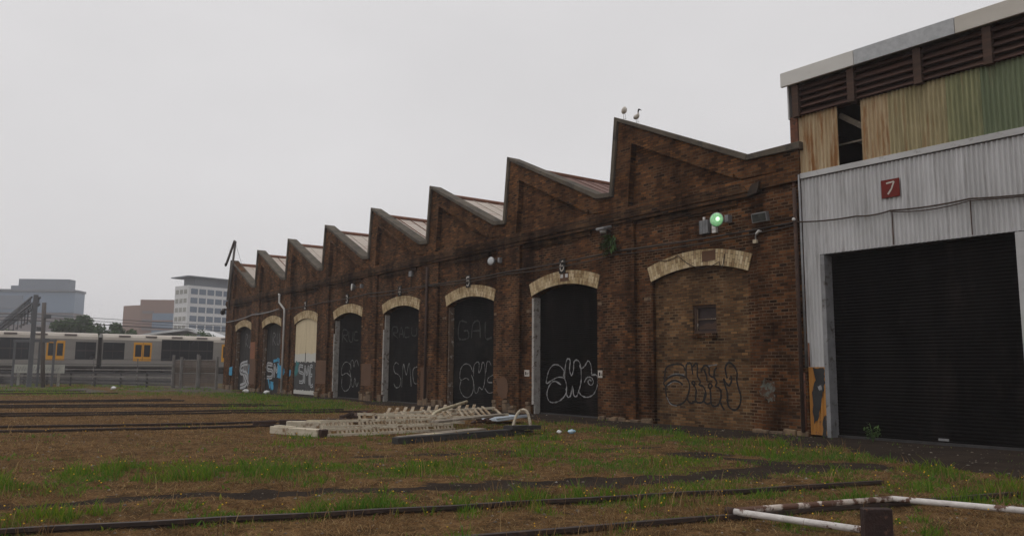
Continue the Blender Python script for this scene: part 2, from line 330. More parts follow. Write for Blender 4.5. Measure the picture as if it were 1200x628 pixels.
def splat(poly, y, mb=None, rag=.05, sub=5):
    """ragged flat patch of paint"""
    mb = mb or MB(); P = []
    for i, a in enumerate(poly):
        b = poly[(i+1) % len(poly)]
        for t in np.linspace(0, 1, sub, endpoint=False): P.append((a[0]+(b[0]-a[0])*t + random.uniform(-rag, rag), y, a[1]+(b[1]-a[1])*t + random.uniform(-rag, rag)))
    cx = sum(p[0] for p in P)/len(P); cz = sum(p[2] for p in P)/len(P); n = len(P)
    return mb.add(P + [(cx, y, cz)], [(i, (i+1) % n, n) for i in range(n)])
def extruded(quads, y0, th, name, m, parent):
    """front faces in x,z, welded, then given thickness"""
    bm = bmesh.new()
    for q in quads: bm.faces.new([bm.verts.new((x, y0, z)) for x, z in q])
    bmesh.ops.remove_doubles(bm, verts=bm.verts, dist=1e-4)
    r = bmesh.ops.extrude_face_region(bm, geom=list(bm.faces))
    for v in [g for g in r['geom'] if isinstance(g, bmesh.types.BMVert)]: v.co.y += th
    bmesh.ops.recalc_face_normals(bm, faces=bm.faces)
    me = bpy.data.meshes.new(name); bm.to_mesh(me); bm.free(); me.materials.append(MATS[m])
    o = bpy.data.objects.new(name, me); C.objects.link(o); o.parent = parent
    if parent is not None: me.transform(Matrix.Translation(-ROOT[parent.name]))
    return o
def corrugated(mb, x0, x1, z0, z1, y, pitch=.105, amp=.022, per=8, ragb=0):
    n = int((x1-x0)/pitch*per); V = []
    for i in range(n+1):
        x = x0 + (x1-x0)*i/n; yy = y - amp*math.cos(2*PI*x/pitch); V += [(x, yy, z0 + (random.uniform(0, ragb) if i % per == 0 else 0)), (x, yy, z1)]
    return mb.add(V, [(2*i, 2*i+2, 2*i+3, 2*i+1) for i in range(n)])
def vnoise(x, y, seed, sc_):
    """value noise for laying out grass and ground patches"""
    r = np.random.default_rng(seed).random((256, 256)); x = x*sc_; y = y*sc_; xi = np.floor(x).astype(int); yi = np.floor(y).astype(int)
    fx = x-xi; fy = y-yi; fx = fx*fx*(3-2*fx); fy = fy*fy*(3-2*fy)
    g = lambda a, b: r[a % 256, b % 256]
    return (g(xi, yi)*(1-fx)+g(xi+1, yi)*fx)*(1-fy) + (g(xi, yi+1)*(1-fx)+g(xi+1, yi+1)*fx)*fy
def fbm(x, y, seed, s, o=4):
    t = 0; a = .5; n = 0
    for k in range(o): t = t + a*vnoise(x+17.3*k, y+5.1*k, seed+k, s*2**k); n += a; a *= .5
    return t/n
def sstep(a, b, x): t = np.clip((x-a)/(b-a), 0, 1); return t*t*(3-2*t)
def seg_dist(x, y, pts):
    d = np.full(np.shape(x), 1e9)
    for (ax, ay), (bx, by) in zip(pts, pts[1:]):
        L = (bx-ax)**2+(by-ay)**2; t = np.clip(((x-ax)*(bx-ax)+(y-ay)*(by-ay))/L, 0, 1); d = np.minimum(d, np.hypot(x-ax-t*(bx-ax), y-ay-t*(by-ay)))
    return d

# ------------------------------------------------------------------ ground
D = 18.095                                   # the brick front stands on y = D
STRIP = [(-12.2, -4), (-11.1, .65), (-10.8, 2.8), (-10.2, 4.4), (-8.95, 8.45), (-8.2, 13.0)]
def asphalt(x, y):
    n = fbm(x, y, 3, .9)-.5; n2 = fbm(x, y, 9, 2.2)-.5
    a = sstep(.12, -.12, seg_dist(x, y, STRIP) - .26 - .07*np.clip(y-4, 0, 3) + .85*n + .6*n2 + .5*(fbm(x, y, 15, 5)-.5))
    far = sstep(.3, -.3, seg_dist(x, y, [(-14.2, 5.2), (-13.2, 9.5), (-12.4, 13)]) - .12 + 1.1*n + .5*n2)*.8
    apr = sstep(-.5, .5, y - (D-2.2) + 2.2*n + .8*n2 - .7*sstep(-24, -40, x))*sstep(-12.6, -13.4, x)*sstep(-62, -56, x)
    shed = sstep(-.4, .4, y - (16.3 - .42*np.clip(x+12.5, 0, 12)) + 1.5*n + .7*n2)*sstep(-13.6, -12.6, x)
    pad = sstep(.5, -.4, seg_dist(x, y, [(-11.2, 12.2), (-9.3, 12.0)]) - .3 + 1.6*n + .8*n2)*.9
    return np.clip(np.maximum.reduce([a, far, apr, shed, pad]), 0, 1)
def greenness(x, y):
    n = fbm(x, y, 21, .5); n2 = fbm(x, y, 31, 1.6); n3 = fbm(x, y, 35, 3.5)
    main = sstep(1.3, -.6, seg_dist(x, y, [(-14.2, -4), (-13.6, .8), (-12.7, 5.4), (-11.2, 9.2), (-9.4, 14)]) - 1.0)
    g1 = main*sstep(.44, .56, .25*n+.4*n2+.35*n3)
    near = sstep(.6, -.2, seg_dist(x, y, [(-10.4, -3), (-9.85, .8), (-9.1, 3.0), (-8.25, 5.6), (-7.7, 8.2)]) - .3)
    g2 = near*sstep(.43, .55, .1*n+.5*n2+.4*n3)
    base = sstep(1, 8, y)*sstep(-23, -18, x)*sstep(.49, .62, .25*n+.35*n2+.4*n3)*.8
    base2 = sstep(-26, -20, x)*sstep(.55, .7, .3*n+.4*n2+.3*n3)*.6
    upper = sstep(1.8, -.5, seg_dist(x, y, [(-14.5, 10.5), (-13.2, 14), (-16.5, 15.6), (-11, 15.6)]) - .9)*sstep(.38, .6, n2)
    shed = sstep(.7, -.3, seg_dist(x, y, [(-12.4, 15.4), (-9.6, 14.4), (-6.2, 13.2), (-4, 12.2)]) - .4)*sstep(.3, .5, n2)
    back = sstep(1.2, -1.2, seg_dist(x, y, [(-31, 11.5), (-40, 14.6), (-52, 15.6)]) - 2.6)*sstep(.3, .5, n2*.6+n*.4)
    back2 = sstep(-44, -60, x)*sstep(.36, .55, n)*.8
    foot = sstep(.5, .1, np.abs(y-(D-.4)))*sstep(-64, -60, x)*sstep(-12, -13, x)*sstep(.47, .62, n2)*.9
    rl = sstep(.35, .05, np.minimum(seg_dist(x, y, [(-10.6, -4.5), (-6.62, 11.2)]), seg_dist(x, y, [(-8.3, -4.5), (-4.6, 13.9)])))*sstep(.48, .62, n3)*.7
    return np.clip(np.maximum.reduce([g1, g2, upper, shed, back, back2, foot, base, base2, rl]), 0, 1)*(1-.9*asphalt(x, y))
def height(x, y):
    f = np.exp(-(np.hypot(x+15, y-8)/45)**2)
    return ((fbm(x, y, 41, .35)-.5)*.07 + (fbm(x, y, 43, 1.5)-.5)*.03)*f*(1-.6*asphalt(x, y))
gx = np.concatenate([-np.geomspace(1150, 72, 26), np.arange(-70, -22, .35), np.arange(-22, -2, .12), np.arange(-2, 12, 1.2), np.geomspace(14, 1150, 16)])
gy = np.concatenate([-np.geomspace(1150, 9, 20), np.arange(-8, -3, .5), np.arange(-3, 19, .13), np.geomspace(19.5, 1150, 24)])
X, Y = np.meshgrid(gx, gy, indexing='ij'); xf, yf = X.ravel(), Y.ravel(); zf = height(xf, yf)
ny = len(gy); ii, jj = np.meshgrid(np.arange(len(gx)-1), np.arange(ny-1), indexing='ij'); b0 = (ii*ny+jj).ravel()
m, t, b = new_mat('yard_ground'); MATS['yard_ground'] = m
at = nd(t, 'Attribute'); at.attribute_name = 'cover'; sp = nd(t, 'SeparateColor'); t.links.new(at.outputs['Color'], sp.inputs[0])
v = coords(t)
dirt = mixc(t, noise(t, v, .7, 6, .65, .35, .65), (.165, .087, .038), (.068, .037, .019))
dirt = mixc(t, noise(t, v, 6, 6, .7, .4, .7), dirt, (.27, .165, .075))
dirt = mixc(t, noise(t, v, 2.3, 7, .75, .47, .6), dirt, (.06, .034, .015))
dirt = mixc(t, noise(t, v, 24, 4, .7, .48, .66), dirt, (.04, .026, .016))
dirt = mixc(t, noise(t, v, 38, 3, .6, .6, .68), dirt, (.3, .2, .1))
tar = mixc(t, noise(t, v, 1.3, 6, .65, .35, .7), (.026, .02, .0165), (.05, .037, .028))
tar = mixc(t, noise(t, v, 45, 3, .7, .56, .7), tar, (.095, .08, .07))
grn = mixc(t, noise(t, v, 5, 5, .65, .35, .65), (.06, .082, .022), (.105, .086, .038))
k = math_(t, 'ADD', sp.outputs[1], math_(t, 'MULTIPLY', math_(t, 'SUBTRACT', noise(t, v, 7, 5, .7, .3, .7), .5), .5), True)
col = mixc(t, math_(t, 'MULTIPLY', k, .9), dirt, grn)
ka = nd(t, 'MapRange'); ka.inputs[1].default_value = .42; ka.inputs[2].default_value = .58
t.links.new(math_(t, 'ADD', sp.outputs[0], math_(t, 'MULTIPLY', math_(t, 'SUBTRACT', noise(t, v, 9, 6, .7, .3, .7), .5), .55)), ka.inputs[0])
col = mixc(t, ka.outputs[0], col, tar)
col = mixc(t, sp.outputs[2], col, mixc(t, noise(t, v, 1.2, 6, .7, .4, .65), (.12, .105, .092), (.085, .075, .062)))
t.links.new(col, b.inputs['Base Color']); b.inputs['Roughness'].default_value = 1; b.inputs['Specular IOR Level'].default_value = .02
bump(t, b, math_(t, 'ADD', noise(t, v, 14, 5, .7, .2, .8), math_(t, 'MULTIPLY', noise(t, v, 70, 3, .7, .2, .8), .5)), .7, .03)
ground = numpy_mesh('ground', np.stack([xf, yf, zf], 1), np.stack([b0, b0+ny, b0+ny+1, b0+1], 1), 'yard_ground')
ca = ground.data.color_attributes.new('cover', 'FLOAT_COLOR', 'POINT')
pebb = 0
grav = np.maximum(sstep(-52, -60, xf)*sstep(.5, .6, fbm(xf*.25, yf, 51, .5)), sstep(-100, -120, xf))
ca.data.foreach_set('color', np.stack([asphalt(xf, yf), greenness(xf, yf), np.clip(grav, 0, 1), np.ones_like(xf)], 1).astype(np.float32).ravel())
ground.data.polygons.foreach_set('use_smooth', [True]*len(ground.data.polygons))
tag(ground, kind='structure')

# haze: thin smoke over the whole place
hm = bpy.data.materials.new('smoke_haze'); hm.use_nodes = True; t = hm.node_tree; t.nodes.clear()
ho = nd(t, 'OutputMaterial'); pv = nd(t, 'VolumePrincipled'); pv.inputs['Color'].default_value = (.93, .92, .95, 1); pv.inputs['Density'].default_value = .0008; pv.inputs['Anisotropy'].default_value = .2
t.links.new(pv.outputs[0], ho.inputs['Volume']); MATS['smoke_haze'] = hm
tag(MB().box(-1250, 1250, -1250, 1250, -1.2, 40).build('haze', 'smoke_haze'), kind='stuff')

# ------------------------------------------------------------------ the brick workshop
STROKES = {"door6":[[[-22.95,1.38],[-22.91,1.6],[-23.18,1.79],[-23.52,1.81],[-23.8,1.6],[-23.94,1.25],[-23.91,1.13],[-23.52,1.29],[-23.18,1.37],[-22.87,1.31],[-22.75,1.02],[-22.84,0.73],[-23.18,0.51],[-23.59,0.44],[-23.83,0.53],[-23.91,0.79],[-23.73,1.09],[-23.45,1.22],[-23.08,1.1]],[[-22.87,1.31],[-22.82,1.77],[-22.71,2.02],[-22.55,1.97],[-22.58,1.64],[-22.47,1.44],[-22.36,1.64],[-22.32,1.93],[-22.12,1.97],[-21.96,1.77],[-21.94,1.24],[-22.06,0.92],[-22.19,0.71],[-22.35,0.75],[-22.42,1.07],[-22.52,0.74],[-22.65,0.66],[-22.74,0.74],[-22.78,0.98]],[[-22.03,1.81],[-21.93,1.69],[-21.74,1.77],[-21.56,1.95],[-21.41,1.81],[-21.37,1.49]],[[-21.38,1.25],[-21.5,1.3],[-21.56,1.2],[-21.41,1.11],[-21.28,1.21],[-21.38,1.37],[-21.62,1.37],[-21.77,1.2]],[[-21.38,1.46],[-21.1,1.45],[-21.05,1.18],[-21.26,0.82],[-21.63,0.69],[-21.94,0.76],[-22.09,0.92]]],"door5":[[[-29.09,1.53],[-29.31,1.8],[-29.73,1.86],[-30.06,1.65],[-30.13,1.3],[-30.01,1.17],[-29.63,1.26],[-29.38,1.18]],[[-30.01,1.17],[-30.12,0.82],[-29.86,0.52],[-29.44,0.44],[-29.07,0.67],[-29.02,1.1],[-29.19,1.4]],[[-29.02,1.35],[-28.99,1.78],[-28.75,1.94],[-28.59,1.87],[-28.61,1.49],[-28.43,1.66],[-28.35,1.91],[-28.2,1.87],[-28.11,1.53],[-28.18,1.03],[-28.33,0.81],[-28.57,0.89],[-28.69,0.68],[-28.88,0.67],[-28.97,1.01]],[[-28.03,1.53],[-28.0,1.91],[-27.81,1.95],[-27.66,1.78]],[[-27.53,1.41],[-27.88,1.28],[-27.9,1.12],[-27.58,1.1]],[[-28.13,0.86],[-27.86,0.68],[-27.52,0.71]]],"door5f":[[[-29.61,3.65],[-30.2,3.7],[-30.27,2.99],[-29.51,2.97],[-29.52,3.27],[-29.85,3.29]],[[-29.23,2.96],[-29.11,3.57],[-28.63,3.63],[-28.53,2.96]],[[-29.14,3.26],[-28.57,3.26]],[[-28.15,3.61],[-28.11,2.93],[-27.65,2.94]]],"door4":[[[-35.95,1.85],[-36.21,1.95],[-36.47,1.78],[-36.37,1.47],[-35.92,1.34],[-35.68,1.09],[-35.8,0.78],[-36.18,0.72],[-36.42,0.9]],[[-35.57,0.75],[-35.44,1.86],[-35.12,1.35],[-34.84,1.91],[-34.59,0.81]],[[-34.03,1.74],[-34.38,1.65],[-34.45,1.36],[-34.29,0.98],[-33.99,0.95]]],"door4f":[[[-36.74,3.15],[-36.73,3.69],[-36.24,3.7],[-36.19,3.45],[-36.66,3.42],[-36.12,3.16]],[[-35.98,3.16],[-35.77,3.69],[-35.46,3.16]],[[-35.88,3.35],[-35.54,3.34]],[[-34.92,3.62],[-35.33,3.63],[-35.35,3.2],[-34.9,3.2]],[[-34.65,3.65],[-34.63,3.27],[-34.19,3.25],[-34.17,3.59]]],"door3":[[[-41.67,1.59],[-41.81,1.88],[-42.42,2.0],[-42.89,1.73],[-42.9,1.28],[-42.25,1.39],[-41.68,1.2]],[[-42.85,1.19],[-42.85,0.64],[-42.41,0.39],[-41.82,0.57],[-41.63,1.1],[-41.85,1.54]],[[-41.67,1.59],[-41.7,2.02],[-41.42,2.07],[-41.28,1.73],[-41.14,2.02],[-40.89,2.07],[-40.68,1.78]],[[-41.56,1.1],[-41.48,0.72],[-41.24,0.68],[-41.11,1.11],[-40.85,0.68],[-40.64,0.92]]],"door3f":[[[-42.96,3.13],[-42.94,3.78],[-42.37,3.76],[-42.35,3.51],[-42.91,3.48],[-42.27,3.13]],[[-42.12,3.7],[-42.03,3.2],[-41.6,3.14],[-41.55,3.68]],[[-40.93,3.63],[-41.31,3.62],[-41.32,3.21],[-40.81,3.18]]],"infill":[[[-16.85,1.62],[-16.92,1.77],[-17.14,1.83],[-17.45,1.79],[-17.63,1.7],[-17.68,1.51],[-17.7,1.32],[-17.51,1.42],[-17.25,1.49],[-17.0,1.48],[-16.81,1.42],[-16.7,1.26],[-16.7,1.05],[-16.82,0.79],[-17.02,0.64],[-17.27,0.59],[-17.5,0.66],[-17.62,0.84],[-17.66,1.1],[-17.53,1.25],[-17.3,1.33],[-17.08,1.29],[-16.96,1.2]],[[-17.7,1.32],[-17.74,1.23],[-17.66,1.14]],[[-16.81,1.42],[-16.8,1.77],[-16.69,1.86],[-16.6,1.81],[-16.55,1.52]],[[-16.56,1.73],[-16.43,1.84],[-16.36,1.79],[-16.37,1.48],[-16.26,1.31],[-16.31,1.22],[-16.15,1.17],[-16.06,0.99],[-16.09,0.85],[-16.21,0.72],[-16.4,0.71],[-16.46,0.8],[-16.43,1.05],[-16.52,1.21],[-16.59,1.26],[-16.54,1.32],[-16.47,1.27],[-16.52,1.16]],[[-16.71,1.05],[-16.78,0.79],[-16.63,0.67],[-16.49,0.75]],[[-16.23,1.59],[-16.15,1.73],[-16.04,1.79],[-15.92,1.7],[-15.91,1.52],[-15.75,1.45],[-15.72,1.63],[-15.63,1.73]],[[-16.11,1.66],[-16.02,1.49],[-16.01,1.34]],[[-15.75,1.45],[-15.64,1.3],[-15.69,1.19],[-15.53,1.11],[-15.5,0.9],[-15.59,0.69],[-15.73,0.62],[-15.86,0.68],[-15.88,0.93],[-15.9,1.1],[-15.96,1.17],[-15.91,1.26],[-15.82,1.21],[-15.9,1.1]],[[-16.06,1.03],[-16.14,0.78],[-16.02,0.68],[-15.89,0.72]],[[-15.26,1.42],[-15.32,1.7],[-15.2,1.86],[-15.03,1.79],[-14.91,1.6],[-14.92,1.36],[-14.86,1.12],[-14.8,0.96],[-14.83,0.72],[-14.97,0.56],[-15.14,0.57],[-15.26,0.7],[-15.27,1.01],[-15.33,1.18],[-15.39,1.41],[-15.33,1.32],[-15.2,1.22],[-15.11,1.36],[-15.13,1.51]],[[-15.53,0.73],[-15.42,0.56],[-15.38,0.56]]],"infillw":[[[-17.56,1.43],[-17.25,1.53],[-16.88,1.5]],[[-17.59,1.17],[-17.31,1.3],[-17.06,1.26],[-16.96,1.18]],[[-17.62,0.82],[-17.47,0.62],[-17.22,0.57]],[[-16.04,1.75],[-15.62,1.81]]],"d0w":[[[-60.39,2.03],[-61.84,1.87],[-61.94,1.36],[-60.43,1.15],[-60.5,0.49],[-61.94,0.24]],[[-59.95,0.39],[-61.58,1.48]]],"d1w":[[[-54.75,1.86],[-55.79,1.91],[-55.74,1.55],[-54.79,1.45],[-54.83,1.04],[-55.82,1.0]],[[-54.33,1.0],[-54.38,1.86],[-53.87,1.4],[-53.54,1.86],[-53.31,1.01]],[[-52.6,1.85],[-53.12,1.83],[-53.02,1.01],[-52.44,1.04]],[[-53.08,1.46],[-52.61,1.46]]],"d1b":[[[-56.77,0.87],[-56.26,0.67],[-56.72,0.5],[-56.31,0.35]],[[-55.49,0.88],[-55.09,0.28]],[[-53.83,2.26],[-52.63,2.1]],[[-54.57,2.11],[-53.53,2.21]]],"d2w":[[[-48.29,1.75],[-48.86,1.78],[-48.87,1.43],[-48.19,1.3],[-48.19,0.84],[-48.83,0.8]],[[-47.93,0.71],[-47.96,1.75],[-47.59,1.26],[-47.34,1.75],[-47.12,0.63]],[[-46.7,1.73],[-47.04,1.71],[-46.93,0.64],[-46.54,0.64]],[[-46.99,1.22],[-46.7,1.22]]]}
shop = thing('brick_workshop', 'long dark brick workshop with eight sawtooth gables and arched doorways', 'workshop', (-38.7, D, 0))
BAY = 6.35
Vx = [-19.71-(7-i)*BAY for i in range(8)]
XL, XR = -65.0, -12.5
OP0, OP1, SPR, RISE = 1.66, 5.37, 4.40, .30
HW = (OP1-OP0)/2; RAD = (HW*HW+RISE*RISE)/(2*RISE); CZ = SPR+RISE-RAD
def arc(cx, r, n=12, a0=None):
    a = math.asin(HW/RAD) if a0 is None else a0
    return [(cx + r*math.sin(-a+2*a*k/n), CZ + r*math.cos(-a+2*a*k/n)) for k in range(n+1)]
WALLTOP = 6.6
quads = []
for i, v0 in enumerate(Vx):
    l = XL if i == 0 else Vx[i-1]+OP1; o0, o1 = v0+OP0, v0+OP1
    quads += [[(l, 0), (o0, 0), (o0, SPR), (l, SPR)], [(l, SPR), (o0, SPR), (o0, WALLTOP), (l, WALLTOP)]]
    A = arc((o0+o1)/2, RAD); A[0] = (o0, SPR); A[-1] = (o1, SPR)
    for p, q in zip(A, A[1:]): quads.append([p, q, (q[0], WALLTOP), (p[0], WALLTOP)])
quads += [[(Vx[7]+OP1, 0), (XR, 0), (XR, SPR), (Vx[7]+OP1, SPR)], [(Vx[7]+OP1, SPR), (XR, SPR), (XR, WALLTOP), (Vx[7]+OP1, WALLTOP)]]
wall = extruded(quads, D, .33, 'wall', 'old_brick', shop)
# gable wall above the cornice, pierced for the recessed triangular panels
GY = D-.12; ZB = 6.6
gq = []
for i, v0 in enumerate(Vx):
    a, bb, c = (v0+.70, 6.95), (v0+.92, 9.08), (v0+5.32, 7.0)
    pk, s = (v0+.28, 10.0), (v0+5.6, 7.56); bl = (v0, 6.95); br = (v0+BAY, 6.95) if i < 7 else (XR, 6.95); vr = (v0+BAY+.05, 7.5) if i < 7 else (XR, 7.52)
    L0 = XL if i == 0 else v0
    gq += [[bl, a, bb, pk], [bb, c, s, pk], [c, br, vr, s], [(v0, ZB), (v0+.70, ZB), a, bl], [(v0+.70, ZB), (v0+5.32, ZB), (v0+5.32, 6.95), a], [(v0+5.32, ZB), (br[0], ZB), br, (v0+5.32, 6.95)], [a, (v0+5.32, 6.95), c]]
gq += [[(XL, ZB), (Vx[0], ZB), (Vx[0], 6.95), (XL+.25, 6.95)], [(XL+.25, 6.95), (Vx[0], 6.95), (Vx[0]+.28, 10.0), (Vx[0]+.0, 9.8)]]
extruded(gq, GY, .4, 'gable_wall', 'gable_brick', shop)
for i, v0 in enumerate(Vx):
    MB().prism([(v0+.6, 6.9), (v0+5.5, 6.9), (v0+.85, 9.2)], D+.1, D+.27).build('gable_panel', 'gable_brick', shop)
    # raking brick rib along the top of the panel
    MB().prism([(v0+1.0, 9.02), (v0+5.1, 7.06), (v0+5.1, 7.18), (v0+1.0, 9.16)], GY-.07, GY+.02).build('raking_band', 'gable_brick', shop)
    cop = MB()
    o_ = [(v0-.13, 7.42), (v0+.17, 10.13), (v0+5.62, 7.63), (v0+BAY-.09, 7.57)]; n_ = [(v0+.03, 7.40), (v0+.32, 9.93), (v0+5.56, 7.47), (v0+BAY-.09, 7.40)]
    if i == 7: o_[3] = (XR+.1, 7.62); n_[3] = (XR+.1, 7.42)
    if i == 0: o_[0] = (XL+.1, 6.95); n_[0] = (Vx[0]-.55, 6.95); o_[1] = (v0-.1, 10.1); n_[1] = (v0+.2, 9.86)
    for k in range(3): cop.prism([o_[k], o_[k+1], n_[k+1], n_[k]], GY-.09 - .004*k, D+.42)
    cp = bevel(cop.build('coping', 'coping_stone', shop), .015, 1)
# saw-tooth roof behind the gables
for i, v0 in enumerate(Vx):
    r = MB().prism([(v0+.34, 9.72), (v0+5.7, 7.24), (v0+5.7, 7.18), (v0+.3, 9.66)], D+.42, D+46).build('roof', 'sheet_roof_rusty' if i == 6 else 'sheet_roof', shop)
    MB().prism([(v0+.2, 9.66), (v0+.62, 9.62), (v0+.6, 9.72), (v0+.3, 9.84)], D+.42, D+46).build('ridge_cap', 'rust', r)
    g = MB(); k = 0
    for y in np.arange(D+1.2, D+46, .76): g.bar((v0+.36, y, 9.735), (v0+5.66, y, 7.275), .05, .025)
    g.build('sheet_lap', 'rust' if i % 3 == 1 else r.data.materials[0].name if r.data.materials[0].name in MATS else 'sheet_roof', r)
    MB().prism([(v0+.02, 7.3), (v0+.12, 7.3), (v0+.32, 9.66), (v0+.24, 9.66)], D+.42, D+46).build('glazing', 'smoked_glass', shop)
    if i < 7: MB().box(v0+5.68, v0+BAY+.1, D+.42, D+46, 7.1, 7.2).build('valley_gutter', 'galv_steel', shop)
MB().box(XL, XL+.35, D+.36, D+46, 0, 7.0).add([], []).box(XL+.35, XR, D+45.6, D+46, 0, 7.1).box(XR-.35, XR, D+.36, D+45.6, 0, 7.3).build('side_wall', 'old_brick', shop)
MB().box(XR-1.9, XR, D+.42, D+46, 7.18, 7.24).build('flat_roof', 'sheet_roof_rusty', shop)
# pilasters, cornice, corbels
for i in range(9):
    x0, x1 = (Vx[i]-.6, Vx[i]+.96) if i < 8 else (-13.95, XR-.003)
    if i == 0: x0 = XL+.003
    MB().box(x0, x1, D-.12, D+.01, 0, 6.44).build('pilaster', 'old_brick', shop)
cm = MB()
cm.prism([(XL-.06, 6.44), (-14.15, 6.44), (-14.15, 6.56), (XL-.06, 6.56)], D-.165, D+.05)
cm.prism([(XL-.1, 6.56), (-14.1, 6.56), (-14.25, 6.72), (XL-.1, 6.72)], D-.2, D+.05)
cm.prism([(XL-.06, 6.72), (-14.4, 6.72), (-14.5, 6.86), (XL-.06, 6.86)], D-.18, D-.1)
bevel(cm.build('cornice', 'cornice_brick', shop), .02, 2)
for i, v0 in enumerate(Vx):
    MB().box(v0+1.2, v0+5.1, D-.075, D+.02, 6.28, 6.438).box(v0+1.3, v0+4.4, D-.04, D+.02, 6.2, 6.278).build('corbel', 'cornice_brick', shop)
MB().prism([(-14.15, 6.44), (-13.8, 6.5), (-13.72, 6.8), (-14.02, 6.72)], D-.2, D+.02).build('broken_corbel', 'cornice_stone', shop)
# brick arches
aa = math.asin(HW/RAD)
for i, v0 in enumerate(Vx):
    cx = v0+(OP0+OP1)/2; a = MB(); n = 44
    for k in range(n):
        t0 = -aa-.005 + (2*aa+.01)*k/n; t1 = -aa-.005 + (2*aa+.01)*(k+1)/n; g = .0012
        cuts = [0, .24, .495] if k % 2 else [0, .12, .37, .495]
        for r0, r1 in zip(cuts, cuts[1:]):
            y0 = D-.03-random.uniform(0, .007); P = []
            for y in (y0, D+.1):
                for tt, rr in ((t0+g, r0+.007), (t1-g, r0+.007), (t1-g, r1-.007), (t0+g, r1-.007)): P.append((cx+(RAD+rr)*math.sin(tt), y, CZ+(RAD+rr)*math.cos(tt)))
            a.add(P, [(0,1,2,3),(7,6,5,4),(0,4,5,1),(1,5,6,2),(2,6,7,3),(3,7,4,0)])
    ar = a.build('arch', 'arch_brick', shop)
    mo = MB(); I, O = arc(cx, RAD+.003), arc(cx, RAD+.49)
    for p, q, pp, qq in zip(I, I[1:], O, O[1:]): mo.prism([p, q, qq, pp], D-.02, D+.09)
    mo.build('mortar_bed', 'lime_mortar', ar)
    if i == 7: MB().box(-15.95, -15.45, D-.045, D-.02, 4.82, 5.12).build('patch_plate', 'render_brown', ar)
    if i == 6: MB().box(cx-.12, cx+.35, D-.045, D-.02, 4.8, 5.12).build('patch_plate', 'render_brown', ar); MB().box(cx-.1, cx+.05, D-.05, D-.04, 4.93, 5.06).box(cx+.18, cx+.33, D-.05, D-.04, 4.93, 5.06).build('patch_plate', 'white_plate', ar)
# doors
DY = D+.34
def shutter(name, x0, x1, y, z0, z1, m, parent, pitch=.075, amp=.011, local=False):
    s = MB(); n = int((z1-z0)/pitch*4)
    prof = (0, .7, 1, .7)
    V = []
    for k in range(n+1):
        z = z0+k*pitch/4; yy = y-amp*prof[k % 4]; V += [(x0, yy, z), (x1, yy, z)]
    s.add(V, [(2*k, 2*k+1, 2*k+3, 2*k+2) for k in range(n)])
    return s.build(name, m, parent, local=local)
for i in (3, 4, 5, 6):
    v0 = Vx[i]; x0, x1 = v0+OP0-.1, v0+OP1+.1
    d = shutter('roller_shutter', x0, x1, DY, .03, 4.85, 'shutter_black' if i == 6 else 'shutter_grey', shop)
    MB().box(x0, x1, DY-.06, DY+.02, 0, .05).build('bottom_rail', 'dark_metal', d)
    spray(STROKES['door%d' % i], DY-.016, .042 if i > 4 else .05, jitter=.6).build('graffiti', 'spray_white' if i == 6 else 'spray_chalk', d, fix=False)
    if i < 6: spray(STROKES['door%df' % i], DY-.015, .07, jitter=.6).build('graffiti', 'spray_faint', d, fix=False)
    MB().box(v0+OP0+.003, v0+OP0+.09, D+.07, D+.31, 0, SPR-.06).build('door_jamb', 'flaked_brown' if i == 5 else 'flaked_white', shop)
    if i in (3, 4, 6): MB().box(v0+OP0-.02, v0+OP0+.1, D-.006, D+.066, .35, SPR-.08 if i == 6 else 3.6).build('door_jamb', 'flaked_white', shop)
